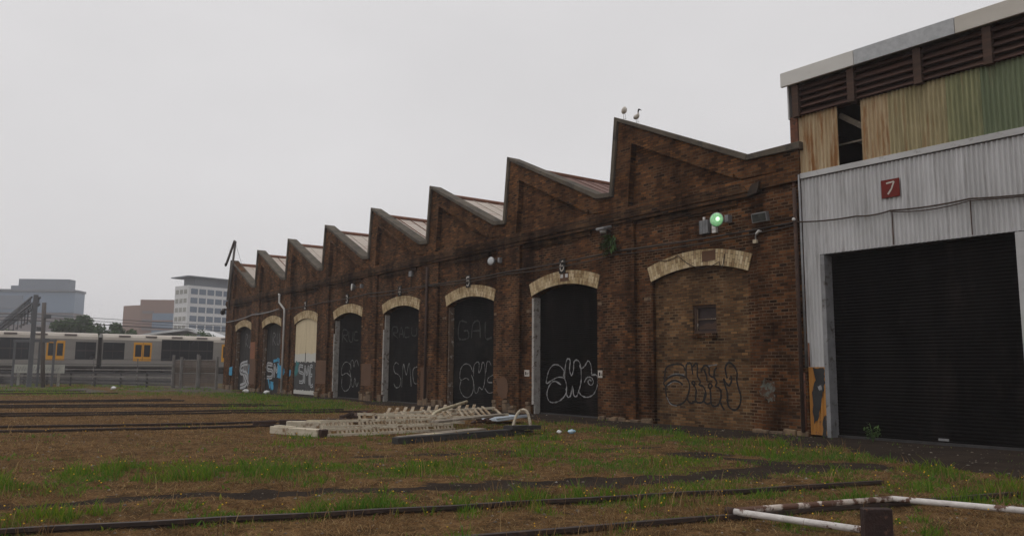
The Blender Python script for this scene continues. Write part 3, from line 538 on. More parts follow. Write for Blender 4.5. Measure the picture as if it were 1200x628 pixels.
for i in (0, 1):
    v0 = Vx[i]; x0, x1 = v0+OP0-.1, v0+OP1+.1; d = MB(); n = 14
    for k in range(n): d.box(x0+(x1-x0)*k/n, x0+(x1-x0)*(k+1)/n-.015, DY+random.uniform(0, .01), DY+.06, .02, 4.8)
    d.box(x0, x1, DY+.04, DY+.05, .02, 4.8)
    d = d.build('board_door', 'dark_boards', shop)
    MB().box(v0+OP0+.003, v0+OP0+.1, D+.07, D+.31, 0, SPR-.06).build('door_jamb', 'flaked_brown', shop)
    if i == 0:
        splat([(-61.5, 1.9), (-60.2, 2.0), (-59.5, 1.7), (-59.6, .4), (-61.3, .25)], DY-.008, rag=.12).build('graffiti', 'spray_chalk', d)
        spray(STROKES['d0w'], DY-.012, .4, jitter=.15).build('graffiti', 'spray_silver', d, fix=False)
        spray(STROKES['d0w'], DY-.018, .06).build('graffiti', 'spray_black', d, fix=False)
        [spray([q], DY-.02, .1).build('graffiti', 'spray_blue', d, fix=False) for q in ([(-59.6, 2.0), (-59.4, 1.5), (-59.6, 1.0)], [(-59.9, 1.9), (-60, 1.2)])]
        spray([[(-61.0, 3.2), (-61.0, 4.1), (-60.6, 4.0), (-60.95, 3.6), (-60.5, 3.2)], [(-60.3, 4.1), (-60.2, 3.2), (-59.9, 3.3), (-59.85, 4.1)]], DY-.012, .08).build('graffiti', 'spray_chalk', d, fix=False)
    else:
        splat([(-55.2, 2.1), (-53.6, 2.3), (-52.3, 2.1), (-52.4, .6), (-55.1, .5)], DY-.006, rag=.12).build('graffiti', 'spray_black', d)
        splat([(-55.1, .75), (-54.5, .7), (-54.4, .2), (-54.9, .15)], DY-.009, rag=.06).build('graffiti', 'spray_blue', d); splat([(-53.6, 2.3), (-52.5, 2.25), (-52.5, 1.9), (-53.5, 1.95)], DY-.009, rag=.06).build('graffiti', 'spray_blue', d)
        spray(STROKES['d1w'], DY-.012, .26, jitter=.15).build('graffiti', 'spray_silver', d, fix=False)
        spray(STROKES['d1w'], DY-.02, .05).build('graffiti', 'spray_black', d, fix=False)
        [spray([q], DY-.022, .2).build('graffiti', 'spray_blue', d, fix=False) for q in STROKES['d1b']]
        spray([[(-54.9, 3.2), (-54.9, 4.0), (-54.4, 3.9), (-54.8, 3.6), (-54.3, 3.2)], [(-54.1, 4.0), (-54.0, 3.3), (-53.6, 3.3), (-53.6, 4.0)], [(-53.3, 4.0), (-53.4, 3.3), (-53.0, 3.3)]], DY-.012, .08).build('graffiti', 'spray_chalk', d, fix=False)
# cream double door of the third bay, flush with the wall, black paint on its lower half
m, t, b = new_mat('cream_and_black'); MATS['cream_and_black'] = m
sx = nd(t, 'SeparateXYZ'); v = coords(t); t.links.new(v, sx.inputs[0]); nz = noise(t, v, 3, 5, .6, .3, .7); z_ = math_(t, 'ADD', sx.outputs[2], math_(t, 'MULTIPLY', math_(t, 'SUBTRACT', nz, .5), .12))
cr = mixc(t, noise(t, coords(t, (6, 1, .4)), 1.5), (.62, .52, .345), (.53, .435, .28))
pal = mixc(t, math_(t, 'LESS_THAN', z_, 2.55), cr, (.5, .49, .45))
blk = mixc(t, noise(t, v, 4), (.025, .025, .026), (.05, .048, .048))
col = mixc(t, math_(t, 'MULTIPLY', math_(t, 'LESS_THAN', z_, 2.02), math_(t, 'GREATER_THAN', z_, .3)), pal, blk)
t.links.new(col, b.inputs['Base Color']); b.inputs['Roughness'].default_value = .75
v0 = Vx[2]; A = arc(v0+(OP0+OP1)/2, RAD, 12); A[0] = (v0+OP0, SPR); A[-1] = (v0+OP1, SPR)
for side in (0, 1):
    P = (A[:7] if side == 0 else A[6:]); xm = A[6][0]
    if side == 0: poly = [(v0+OP0+.005, .06)] + [(max(x, v0+OP0+.005), z-.01) for x, z in P] + [(xm, .06)]; poly = [(x-.012 if abs(x-xm) < 1e-6 else x, z) for x, z in poly]
    else: poly = [(xm, .06)] + [(min(x, v0+OP1-.005), z-.01) for x, z in P] + [(v0+OP1-.005, .06)]; poly = [(x+.012 if abs(x-xm) < 1e-6 else x, z) for x, z in poly]
    leaf = MB().prism(poly, D+.07, D+.14).build('door_leaf', 'cream_and_black', shop)
    hx = v0+OP0+.05 if side == 0 else v0+OP1-.75
    MB().box(hx, hx+.7, D+.055, D+.068, 3.62, 3.7).build('strap_hinge', 'cream_door', leaf)
    if side == 1: spray(STROKES['d2w'], D+.06, .2, jitter=.15).build('graffiti', 'spray_silver', leaf, fix=False); spray(STROKES['d2w'], D+.054, .04).build('graffiti', 'spray_black', leaf, fix=False)
    else: splat([(v0+1.75, 1.15), (v0+2.2, 1.2), (v0+2.5, 2.0), (v0+1.95, 2.1)], D+.062, rag=.08).build('graffiti', 'spray_teal', leaf)
MB().box(v0+OP0+1.83, v0+OP0+1.88, D+.05, D+.066, 1.85, 2.6).build('door_bolt', 'dark_metal', shop)
# bricked-up bay with its little window
v0 = Vx[7]; A = arc(v0+(OP0+OP1)/2, RAD+.02, 12); wx0, wx1, wz0, wz1 = -16.5, -15.6, 2.72, 3.56
iq = [[(v0+OP0-.05, 0), (wx0, 0), (wx0, wz0), (v0+OP0-.05, wz0)], [(wx0, 0), (wx1, 0), (wx1, wz0), (wx0, wz0)], [(wx1, 0), (v0+OP1+.05, 0), (v0+OP1+.05, wz0), (wx1, wz0)],
      [(v0+OP0-.05, wz0), (wx0, wz0), (wx0, wz1), (v0+OP0-.05, wz1)], [(wx1, wz0), (v0+OP1+.05, wz0), (v0+OP1+.05, wz1), (wx1, wz1)],
      [(v0+OP0-.05, wz1), (wx0, wz1), (wx0, 4.9), (v0+OP0-.05, 4.9)], [(wx0, wz1), (wx1, wz1), (wx1, 4.9), (wx0, 4.9)], [(wx1, wz1), (v0+OP1+.05, wz1), (v0+OP1+.05, 4.9), (wx1, 4.9)]]
IY = D+.12
def fit_open(q): return [(min(max(x, v0+OP0+.002), v0+OP1-.002), z) for x, z in q]
inf = extruded([fit_open(q) for q in iq], IY, .2, 'infill_wall', 'infill_brick', shop)
MB().box(v0+OP0+.01, v0+OP1-.01, IY-.03, IY+.01, 1.96, 2.04).build('brick_ledge', 'infill_brick', inf)
spray(STROKES['infill'], IY-.004, .055).build('graffiti', 'spray_black', inf, fix=False)
spray(STROKES['infillw'], IY-.003, .035).build('graffiti', 'spray_chalk', inf, fix=False)
win = MB()
win.box(wx0, wx0+.07, IY+.06, IY+.16, wz0, wz1).box(wx1-.07, wx1, IY+.06, IY+.16, wz0, wz1).box(wx0+.07, wx1-.07, IY+.06, IY+.16, wz1-.08, wz1).box(wx0+.07, wx1-.07, IY+.06, IY+.16, wz0, wz0+.07)
win = win.build('window', 'old_timber', shop)
MB().box(wx0+.08, wx0+.11, IY+.08, IY+.12, wz0+.07, wz1-.1).box(wx0+.07, wx1-.07, IY+.085, IY+.13, 3.125, 3.155).build('sash_bar', 'flaked_brown', win)
MB().box(wx0+.07, wx1-.07, IY+.13, IY+.138, wz0+.07, wz1-.08).build('pane', 'dirty_glass', win)
MB().prism([(wx0+.14, 2.84), (wx1-.1, 2.84), (wx1-.1, 3.1), (wx1-.3, 2.98), (wx1-.42, 3.04), (wx0+.14, 2.93)], IY+.115, IY+.125).build('broken_pane', 'old_timber', win)
sb = MB()
for k in range(11): sb.box(wx0-.03+k*.087, wx0-.03+k*.087+.078, IY-.05, IY+.06, wz0-.13, wz0-.01)
sb.build('sill', 'old_brick', win)
# painted and rendered patches on the piers
def pier_patch(x0, x1, z0, z1, m, y=D-.126): MB().box(x0, x1, y, y+.004, z0, z1).build('render_patch', m, wall)
pier_patch(Vx[3]-.58, Vx[3]+.94, .75, 2.1, 'render_brown'); pier_patch(Vx[4]-.58, Vx[4]+.6, .75, 1.9, 'render_brown')
pier_patch(Vx[1]-.58, Vx[1]+.5, 2.28, 3.48, 'render_orange'); pier_patch(Vx[1]-.58, Vx[1]+.7, .5, 2.27, 'render_brown')
splat([(-26.64, 1.3), (-25.86, 1.31), (-25.8, .5), (-26.5, .55)], D-.125, rag=.08).build('render_patch', 'render_brown', wall)
splat([(-32.9, 1.7), (-32.2, 1.75), (-32.15, .3), (-32.85, .32)], D-.125, rag=.05).build('render_patch', 'render_brown', wall)
splat([(-13.72+.23*math.cos(k*PI/4), 1.13+.33*math.sin(k*PI/4)) for k in range(8)], D-.126, rag=.07, sub=4).build('paint_smear', 'smear_grey', wall)
splat([(-63.4, 1.64), (-62.6, 1.72), (-62.6, 1.08), (-63.4, 1.1)], D-.126, rag=.06).build('graffiti', 'spray_blue', wall)
splat([(-52.4, 1.95), (-51.5, 1.75), (-51.1, 1.6), (-50.95, 1.35), (-51.5, 1.0), (-52.4, .95)], D-.127, rag=.08).build('graffiti', 'spray_blue', wall)
splat([(-50.86, 1.6), (-50.2, 1.52), (-50.3, 1.1), (-50.86, 1.2)], D-.006, rag=.05).build('graffiti', 'spray_blue', wall)
# sandstone blocks at the feet of the piers and beside the doors
for i in range(9):
    x0, x1 = (Vx[i]-.95, Vx[i]+1.6) if i < 8 else (-14.2, XR)
    if i == 0: x0 = XL
    x = x0
    while x < x1-.15:
        wd = min(random.uniform(.25, .55), x1-x); h = random.uniform(.12, .36) if i < 7 else random.uniform(.06, .16)
        fr = D-.12-random.uniform(.03, .12) if Vx[min(i, 7)]-.6 < x+wd/2 < Vx[min(i, 7)]+.96 or i == 8 else D-random.uniform(.02, .1)
        R3 = Matrix.Rotation(random.uniform(-.06, .06), 3, 'Z') @ Matrix.Rotation(random.uniform(-.05, .05), 3, 'Y')
        if random.random() < .85: bevel(MB().obox((x+wd/2, (fr+D+.04)/2, h/2-.03), wd/2-.01, (D+.04-fr)/2, h/2+.02, R3).build('footing_stone', 'sandstone', shop), .03, 2)
        if i < 7 and random.random() < .2: bevel(MB().obox((x+wd/2, fr+.05, h+.06), wd/2*.7, .09, .06, R3).build('footing_stone', 'sandstone', shop), .02, 2)
        x += wd
    # pale stone pads built into the door jambs
    if 2 < i < 8:
        for px in (Vx[i]-.93, Vx[i]+1.3): MB().box(px, px+.3, D-.016, D+.02, 3.8+.02*(i % 3), 3.9+.02*(i % 3)).build('pad_stone', 'sandstone', shop)
# white downpipe with offset near the third door, rust pipe between the fifth and sixth
MB().tube([(-52.35, D-.27, 6.5), (-52.2, D-.27, 6.46), (-52.2, D-.27, 5.95), (-51.35, D-.2, 5.45), (-51.3, D-.2, 5.1), (-51.3, D-.2, .1)], .065).build('downpipe', 'pipe_white', shop, True)
MB().tube([(Vx[5]+.1, D-.2, 6.3), (Vx[5]+.1, D-.2, .3)], .06).build('downpipe', 'rust_dark', shop, True)
MB().tube([(XR-.12, D-.19, 6.4), (XR-.12, D-.19, .1)], .05).build('downpipe', 'rust_dark', shop, True)

# ------------------------------------------------------------------ fixtures on the brick front
def sag(pts, s=.06, n=8):
    out = []
    for a, b in zip(pts, pts[1:]):
        for k in range(n): t = k/n; out.append(tuple(Vector(a).lerp(Vector(b), t) - Vector((0, 0, s*4*t*(1-t)))))
    return out + [tuple(pts[-1])]
cw = MB().tube(sag([(Vx[i]+.2, D-.16, 5.5+.05*math.sin(i*2)) for i in range(1, 8)] + [(-12.6, D-.16, 5.5)], .05), .028, 6)
tag(cw.tube(sag([(Vx[i]+.2, D-.17, 5.4+.03*math.sin(i*3)) for i in range(4, 8)] + [(-12.6, D-.17, 5.42)], .09), .018, 5).build('wall_cable', 'cable_black', None, True), 'dark cables slung along the brick front above the arches', 'cable')
tag(MB().tube(sag([(-64.6, D-.17, 5.2), (-58.2, D-.17, 5.45), (-52.5, D-.17, 5.55)], .08), .035, 6).build('wall_cable', 'galv_steel', None, True), 'pale conduit drooping above the two farthest arched doors', 'cable')
tag(MB().tube(sag([(-16.9, D-.06, 5.12), (-15.3, D-.06, 4.75), (-15.1, D-.06, 4.95)], .28), .012, 5).tube(sag([(-17.9, D-.03, 5.1), (-16.9, D-.06, 5.1)], .1), .012, 5).build('loose_wire', 'cable_rust', None, True), 'loose brown wire hanging in a loop over the bricked-up arch', 'wire')
def rim_lamp(name, label, x, z, r, lens, group, yaw=.35, box=True):
    t = thing(name, label, 'lamp', (x, D-.12, z), 0, group)
    rot = Matrix.Rotation(yaw, 3, 'Z')
    ax = rot @ Vector((0, -1, 0)); c = Vector((x, D-.12, z)) + ax*.28
    MB().tube([c+ax*.0, c+ax*.10, c+ax*.19, c+ax*.2], [r*.35, r*.85, r, r], 20).build('lamp_bowl', 'galv_steel', t, True)
    l = MB().tube([c+ax*.195, c+ax*.215, c+ax*.225], [r*.95, r*.8, r*.3], 20).build('lens', lens, t, True)
    if lens == 'green_glass': MB().tube([c+ax*.222+Vector((.05, 0, .01)), c+ax*.235+Vector((.05, 0, .01))], [r*.3, r*.2], 12).build('bulb', 'lit_bulb', l, True)
    MB().tube([Vector((x+.1, D+.01, z)), Vector((x+.08, D-.2, z+.02)), c], .025, 6).build('bracket', 'dark_metal', t, True)
    if box: MB().obox((x+.24, D-.16, z+.06), .06, .09, .1).build('ballast_box', 'galv_steel', t)
    return t
rim_lamp('flood_lamp', 'round flood lamp with a glowing green lens over the bricked-up arch', -15.08, 5.86, .21, 'green_glass', 'round lamps on the brick front')
rim_lamp('flood_lamp', 'round glass flood lamp on the brick between doors 5 and 6', -26.6, 5.92, .17, 'lens_glass', 'round lamps on the brick front')
rim_lamp('flood_lamp', 'round pale flood lamp on the brick between doors 3 and 4', -39.75, 5.95, .2, 'lamp_white', 'round lamps on the brick front', -.25)
t = thing('junction_box', 'grey metal junction box left of the green lamp', 'junction box', (-15.8, D, 5.84))
bevel(MB().box(-15.95, -15.62, D-.14, D+.005, 5.62, 6.02).build('case', 'lamp_grey', t)); MB().tube([(-15.8, D-.08, 6.02), (-15.8, D-.08, 6.12)], .04).build('gland', 'lamp_white', t, True)
for k in range(3): MB().box(-15.94+.11*k, -15.935+.11*k, D-.152, D-.14, 5.65, 6.0).build('rib', 'lamp_grey', t)
t = thing('junction_box', 'small white switch box just left of the green lamp', 'junction box', (-15.43, D, 5.72)); bevel(MB().box(-15.51, -15.36, D-.1, D+.005, 5.6, 5.86).build('case', 'lamp_white', t)); MB().box(-15.505, -15.365, D-.105, D-.098, 5.7, 5.715).build('seam', 'lamp_grey', t)
t = thing('flood_light', 'rectangular grey floodlight on the right brick pier', 'lamp', (-13.6, D-.12, 5.75), 0)
bevel(MB().obox((-13.62, D-.32, 5.76), .25, .06, .13, Matrix.Rotation(.2, 3, 'X')).build('housing', 'lamp_grey', t)); MB().obox((-13.62, D-.385, 5.748), .215, .006, .1, Matrix.Rotation(.2, 3, 'X')).build('lens', 'smoked_glass', t)
MB().bar((-13.62, D-.1, 5.72), (-13.62, D-.3, 5.72), .08, .04).build('bracket', 'dark_metal', t)
t = thing('bulb_holder', 'tiny broken bulb holder dangling under the rectangular floodlight', 'lamp', (-13.9, D-.12, 5.3), 0)
MB().tube([(-13.75, D-.13, 5.4), (-13.78, D-.2, 5.42), (-13.86, D-.2, 5.34)], .04, 8).build('socket', 'lamp_white', t, True); MB().tube([(-13.86, D-.2, 5.34), (-13.92, D-.16, 5.28), (-13.92, D-.16, 5.2)], [.02, .02, .02], 6).build('stem', 'galv_steel', t, True); MB().box(-13.99, -13.87, D-.2, D-.115, 5.1, 5.2).build('base_plate', 'cream_lamp', t)
t = thing('wall_camera', 'small white sensor on the edge of the brick beside the shed', 'camera', (-12.62, D-.12, 5.56)); MB().tube([(-12.7, D-.12, 5.54), (-12.66, D-.2, 5.57), (-12.6, D-.28, 5.55)], [.03, .05, .04], 8).build('body', 'lamp_white', t, True); MB().box(-12.72, -12.64, D-.15, D-.115, 5.48, 5.6).build('mount', 'lamp_white', t)
t = thing('junction_box', 'small pale box with a short pipe on the brick above door 4', 'junction box', (-34.15, D, 6.15)); MB().box(-34.28, -34.0, D-.12, D+.005, 6.05, 6.3).build('case', 'lamp_grey', t); MB().tube([(-34.14, D-.05, 6.05), (-34.14, D-.05, 5.5)], .02, 6).build('conduit', 'cable_black', t, True)
t = thing('bracket_lamp', 'weathered hooded lamp on the cornice with ferns below it', 'lamp', (-19.85, D-.22, 6.3))
bevel(MB().obox((-19.85, D-.42, 6.33), .2, .2, .05, Matrix.Rotation(.25, 3, 'X')).build('hood', 'galv_steel', t), .03, 2); MB().tube([(-19.85, D-.45, 6.28), (-19.85, D-.46, 6.16)], [.13, .1], 12).build('lens', 'lens_glass', t, True); MB().bar((-19.85, D-.1, 6.25), (-19.85, D-.4, 6.3), .05, .05).build('arm', 'dark_metal', t)
fe = MB()
for k in range(46):
    a = random.uniform(-1.4, 1.4); L = random.uniform(.18, .5); p = Vector((-19.8+random.uniform(-.16, .16), D-.15, 6.12-random.random()*.55)); dr = Vector((math.sin(a), -.55, random.uniform(-.6, .35))).normalized()
    s1 = p+dr*L*.5; s2 = p+dr*L+Vector((0, 0, -.14)); wv = Vector((.05, 0, .04))
    fe.add([p, s1-wv, s2, s1+wv], [(0, 1, 2, 3)])
tag(fe.build('fern', 'weed_leaf'), 'green fern sprouting from the brick under the hooded lamp', 'plant')
t = thing('wall_camera', 'black dome camera on the far corner of the brick workshop', 'camera', (XL, D-.15, 6.0)); MB().box(XL-.5, XL+.1, D-.35, D-.13, 6.15, 6.3).build('arm', 'dark_metal', t); MB().tube([(XL-.35, D-.3, 6.15), (XL-.35, D-.3, 5.95), (XL-.35, D-.3, 5.8)], [.18, .2, .08], 12).build('dome', 'plate_black', t, True)
DIG = {'3': [[(-.3, .45), (.1, .5), (.25, .25), (-.05, .03), (.28, -.2), (.1, -.5), (-.3, -.42)]], '4': [[(.15, -.5), (.15, .5), (-.32, -.15), (.36, -.15)]],
       '5': [[(.3, .48), (-.22, .48), (-.26, .05)], [(-.26, .05), (.1, .12), (.3, -.15), (.1, -.5), (-.3, -.42)]], '6': [[(.2, .5), (-.15, .3), (-.3, -.15), (-.05, -.5), (.28, -.25), (.1, .02), (-.25, -.12)]],
       '2': [[(-.28, .3), (0, .5), (.28, .25), (-.3, -.5)], [(-.3, -.5), (.32, -.5)]]}
for i, ch in ((2, '2'), (3, '3'), (4, '4'), (5, '5'), (6, '6')):
    x, z = Vx[i]+3.52-(.05 if i < 6 else -.02), (5.5, 5.47, 5.43, 5.36, 5.36)[i-2]
    t = thing('number_plate', {'2': 'black number 2 plate above the cream door', '3': 'black number 3 plate above the arch', '4': 'black number 4 plate above the arch', '5': 'black number 5 plate above the arch', '6': 'black plate with white 6 above the arch'}[ch], 'number sign', (x, D, z), 0, 'number plates over the arches')
    MB().box(x-.17, x+.17, D-.075, D-.045, z-.26, z+.26).build('plate', 'plate_black', t); MB().box(x-.03, x+.03, D-.05, D+.01, z-.1, z+.1).build('bracket', 'plate_black', t)
    spray([[(x+a*.36, z+c*.36) for a, c in st] for st in DIG[ch]], D-.08, .055, ch not in '4', .05).build('numeral', 'sign_white', t, fix=False)
for x, lb in ((-24.72, 'small white notice on the brick left of door 6'), (-20.5, 'small white notice on the brick right of door 6')):
    t = thing('wall_notice', lb, 'notice', (x, D, 1.5), 0, 'notices beside door 6'); MB().box(x-.15, x+.15, D-.02, D+.003, 1.38, 1.62).build('plate', 'sign_white', t)
    MB().box(x-.1, x-.03, D-.023, D-.02, 1.44, 1.56).box(x+.0, x+.11, D-.023, D-.02, 1.5, 1.52).box(x+.0, x+.08, D-.023, D-.02, 1.45, 1.47).build('print', 'plate_black', t)
t = thing('broken_mast', 'broken pole with a tilted crossarm on the farthest gable', 'pole', (-64.4, D-.25, 6))
MB().tube([(-64.0, D-.24, 6.2), (-63.7, D-.24, 9.0), (-63.05, D-.24, 11.45)], .09, 8).build('pole', 'wood_pole', t, True)
ca_ = MB().bar((-62.95, D-.34, 11.45), (-64.75, D-.36, 9.9), .14, .16).build('crossarm', 'wood_pole', t)
MB().tube([(-64.7, D-.36, 9.95), (-64.9, D-.38, 9.8), (-64.95, D-.38, 9.65)], [.06, .12, .06], 8).tube([(-64.0, D-.3, 10.65), (-64.1, D-.3, 10.85)], .07, 8).build('insulator', 'dark_metal', ca_, True)
MB().tube([(-63.05, D-.24, 11.3), (-61.9, D+.1, 9.2)], .012, 5).build('stay_wire', 'wire', t)
def ibis(label, x, tuck, face):
    z = 10.16-(x-(Vx[7]+.16))*.458; y = D-.02
    t = thing('ibis', label, 'bird', (x, y, z)); s = face*1.25; q_ = 1.25
    if not tuck: pts = [(-.115, .13), (-.09, .135), (-.05, .145), (0, .16), (.035, .185), (.05, .215), (.045, .25), (.05, .28), (.06, .31), (.08, .325), (.105, .32), (.14, .30), (.17, .275)]; rr = [.014, .04, .064, .066, .05, .026, .019, .017, .021, .028, .018, .009, .006]
    else: pts = [(-.06, .15), (-.05, .17), (-.02, .2), (.0, .24), (.01, .28), (.0, .315), (-.01, .33)]; rr = [.02, .05, .07, .075, .065, .04, .01]
    b = MB(); b.tube([(x+s*a, y, z+c*q_+.01) for a, c in pts], [e*q_ for e in rr], 10)
    nf = 10; body_faces = len(b.f)
    for k in range(body_faces):
        ring = k//nf; b.mi[k] = 1 if (not tuck and (ring < 2 or ring > 5)) or (tuck and ring > 9) else 0
    b.cur = 2
    for q in (-.02, .025): b.tube([(x+s*q, y+q*.5, z+.165), (x+s*q, y+q*.5, z-.005)], .006, 5).tube([(x+s*q, y+q*.5, z+.004), (x+s*(q+.04), y+q*.5, z+.002)], .005, 4)
    b.build('body', ['feather_white', 'feather_black', 'bird_leg'], t, True)
ibis('white ibis with black head and curved bill on the nearest gable', -18.62, False, 1)
ibis('hunched ibis facing away at the very peak of the nearest gable', -19.22, True, 1)

# ------------------------------------------------------------------ the iron shed
SR = math.radians(2.75)
shed = thing('iron_shed', 'corrugated iron shed with timber louvres and a wide black roller door', 'shed', (-12.5, D, 0), SR)
def SB(mb, name, m, parent=None, smooth=False): return mb.build(name, m, parent or shed, smooth, local=True)
XE = 9.5
for x0, x1, mm in ((-.36, 1.72, 'fascia_white'), (1.72, 4.12, 'fascia_zinc'), (4.12, XE, 'fascia_cream')):
    bevel(SB(MB().box(x0+.004, x1-.004, -.3, -.22, 9.17, 9.56), 'fascia', mm), .01, 1)
SB(MB().box(-.36, XE, -.22, 14, 9.47, 9.55), 'roof', 'sheet_roof')
SB(MB().box(-.27, -.23, -.12, 14, 8.3, 9.46), 'verge_strip', 'pale_trim'); SB(MB().box(-.3, -.24, .0, 14, 6.5, 8.3).box(-.3, XE, 13.9, 14, 0, 9.46).box(XE-.1, XE, .1, 13.9, 0, 9.46), 'side_wall', 'sheet_roof_rusty')
posts = [.0, 1.55, 3.2, 4.72, 6.3, 7.9]
for x in posts: SB(MB().box(x-.09, x+.09, -.2, -.05, 8.3, 9.16), 'louvre_post', 'old_timber')
for x0, x1 in zip([-.22]+posts, posts+[XE]):
    lv = MB()
    for k in range(5):
        z = 8.42+k*.17; dz = random.uniform(-.012, .012)
        lv.obox(((x0+x1)/2, -.06, z+dz), (x1-x0)/2-.09, .1, .012, Matrix.Rotation(math.radians(48)+random.uniform(-.05, .05), 3, 'X'))
    lv.box(x0, x1, .04, .06, 8.3, 9.2)
    SB(lv, 'louvre', 'louvre_timber')
sheets = [(0, .55, 'rusty_sheet'), (.55, 1.06, 'rusty_sheet'), (1.72, 2.42, 'rusty_sheet'), (2.42, 3.1, 'ochre_sheet'), (3.1, 3.75, 'ochre_sheet'), (3.75, 4.45, 'olive_sheet'), (4.45, 5.2, 'green_sheet'), (5.2, 6.0, 'green_sheet'), (6.0, 7.0, 'green_sheet'), (7.0, XE, 'olive_sheet')]
for k, (x0, x1, mm) in enumerate(sheets): SB(corrugated(MB(), x0-.02, x1+.02, 6.7, 8.34, -.03 - .008*(k % 2), ragb=.02), 'upper_sheet', mm, None, True)
SB(MB().box(-.24, -.02, -.09, .05, 6.6, 8.34), 'corner_post', 'rust')
br = MB(); br.bar((.95, .35, 8.2), (1.85, .35, 7.55), .12, .14); br.box(.9, 1.9, .3, .36, 7.4, 7.44); SB(br, 'brace', 'grey_board')
SB(MB().box(-.06, XE, -.09, .02, 6.64, 6.78), 'trim_board', 'pale_trim')
DX0, DX1, DZ = .56, 4.95, 4.57
SB(corrugated(MB(), 0, .44, 1.74, 6.62, -.03), 'iron_cladding', 'silver_iron', None, True)
SB(corrugated(MB(), .44, DX1+.2, DZ+.02, 6.62, -.03), 'iron_cladding', 'silver_iron', None, True)
SB(corrugated(MB(), DX1+.2, XE, 1.74, 6.62, -.03), 'iron_cladding', 'silver_iron', None, True)
o = SB(corrugated(MB(), 0, .45, .05, 1.74, -.03), 'painted_base', 'orange_paint', None, True)
SB(splat([(.12, 1.72), (.43, 1.72), (.43, 1.35), (.33, .95), (.24, .5), (.08, .3), (.08, 1.1), (.2, 1.5)], -.052, rag=.02), 'black_splash', 'black_paint', o)
SB(splat([(.36, .5), (.44, .55), (.44, .03), (.3, .03)], -.051, rag=.02), 'black_splash', 'black_paint', o)
SB(splat([(.24, 1.25), (.33, 1.3), (.36, 1.18), (.27, 1.15)], -.054, rag=.01), 'white_splash', 'spray_white', o)
o = SB(corrugated(MB(), DX1+.2, XE, .05, 1.74, -.03), 'painted_base', 'orange_paint', None, True)
SB(splat([(DX1+.22, 1.3), (DX1+.6, 1.0), (DX1+1.3, .9), (DX1+1.3, .05), (DX1+.22, .05)], -.052, rag=.04), 'black_splash', 'black_paint', o)
SB(MB().box(DX0-.11, DX0, -.06, .3, 0, DZ), 'door_jamb', 'jamb_grey'); SB(MB().box(DX1, DX1+.17, -.06, .3, 0, DZ), 'door_jamb', 'pale_trim')
SB(MB().box(DX0-.16, DX1+.2, .05, .36, DZ+.003, DZ+.2), 'lintel', 'dark_metal')
sd_ = shutter('roller_door', DX0, DX1, .3, .03, DZ+.15, 'shutter_black', shed, .08, .011, True)
SB(MB().box(DX0, DX1, .24, .32, 0, .06), 'bottom_rail', 'dark_metal', sd_); SB(MB().box(3.0, 3.22, .22, .25, .1, .15), 'handle', 'galv_steel', sd_)
SB(MB().tube([(-.1, -.12, .1), (-.1, -.12, 1.6)], .045).tube([(.06, -.1, 1.75), (.06, -.1, 2.35)], .02), 'guard_pipe', 'rust', None, True)
SB(MB().tube([(-.03, -.1, 1.74), (-.03, -.1, 6.75)], .03), 'corner_pipe', 'galv_steel', None, True)
for x in (2.35, 4.1): SB(MB().box(x, x+.02, -.06, -.045, DZ+.05, 5.4), 'rust_strap', 'old_timber')
SBX = lambda x, y, z: tuple(Vector((-12.5, D, 0)) + Matrix.Rotation(SR, 3, 'Z') @ Vector((x, y, z)))
tag(MB().tube(sag([SBX(-.15, -.2, 5.5), SBX(1.5, -.1, 5.42), SBX(2.35, -.1, 5.43), SBX(4.12, -.1, 5.42), SBX(6.5, -.1, 5.3), SBX(9.4, -.1, 5.3)], .04), .02, 6).tube(sag([SBX(2.35, -.12, 5.4), SBX(4.12, -.12, 5.37), SBX(9.4, -.12, 5.2)], .08), .014, 5).build('wall_cable', 'cable_rust', None, True), 'rusty cable sagging across the silver iron of the shed', 'cable')
sg = thing('number_sign', 'red square sign with a painted 7 on the iron shed', 'number sign', SBX(2.36, -.05, 5.97), SR)
bevel(MB().box(-.22, .22, -.03, 0, -.22, .22).build('plate', 'sign_red', sg, local=True), .006, 1)
spray([[(-.09, .13), (.1, .15)], [(.1, .15), (.03, -.02), (-.06, -.14)]], -.034, .04, False, .2).build('numeral', 'sign_white', sg, local=True, fix=False)
# ------------------------------------------------------------------ rails in the yard
def rail_obj(a, b, parent, name='rail'):
    a, b = Vector((*a, 0)), Vector((*b, 0)); d = (b-a).normalized(); r = Vector((d.y, -d.x, 0)); n = max(2, int((b-a).length/.8)); V = []
    prof = [(-.05, -.06), (-.012, -.03), (-.012, .045), (-.035, .055), (-.035, .095), (.035, .095), (.035, .055), (.012, .045), (.012, -.03), (.05, -.06)]; k = len(prof)
    for i in range(n+1):
        p = a.lerp(b, i/n); z = float(height(np.array([p.x]), np.array([p.y]))[0])*.8 - .03; V += [p + r*u + Vector((0, 0, z+h)) for u, h in prof]
    F = [(i*k+j, i*k+(j+1) % k, (i+1)*k+(j+1) % k, (i+1)*k+j) for i in range(n) for j in range(k)] + [tuple(range(k)), tuple(range(n*k+k-1, n*k-1, -1))]
    return MB().add(V, F).build(name, 'rail_steel', parent)
def track(label, rails, group='old tracks across the yard'):
    t = thing('railway_track', label, 'track', (rails[0][0][0], rails[0][0][1], 0), 0, group)
    for a, b in rails: rail_obj(a, b, t)
track('nearest pair of rusty rails, running under the white pipe frame', [((-10.6, -4.5), (-6.62, 11.2)), ((-8.3, -4.5), (-4.6, 13.9))])
track('rusty track ending behind the heap of white timber', [((-24.5, -4.2), (-22.1, 8.6)), ((-26.1, -4.2), (-23.6, 9.3))])
track('rusty track next beyond the one behind the white timber', [((-31.5, -3.6), (-28.4, 13.4)), ((-33.0, -3.6), (-30.0, 13.0))])
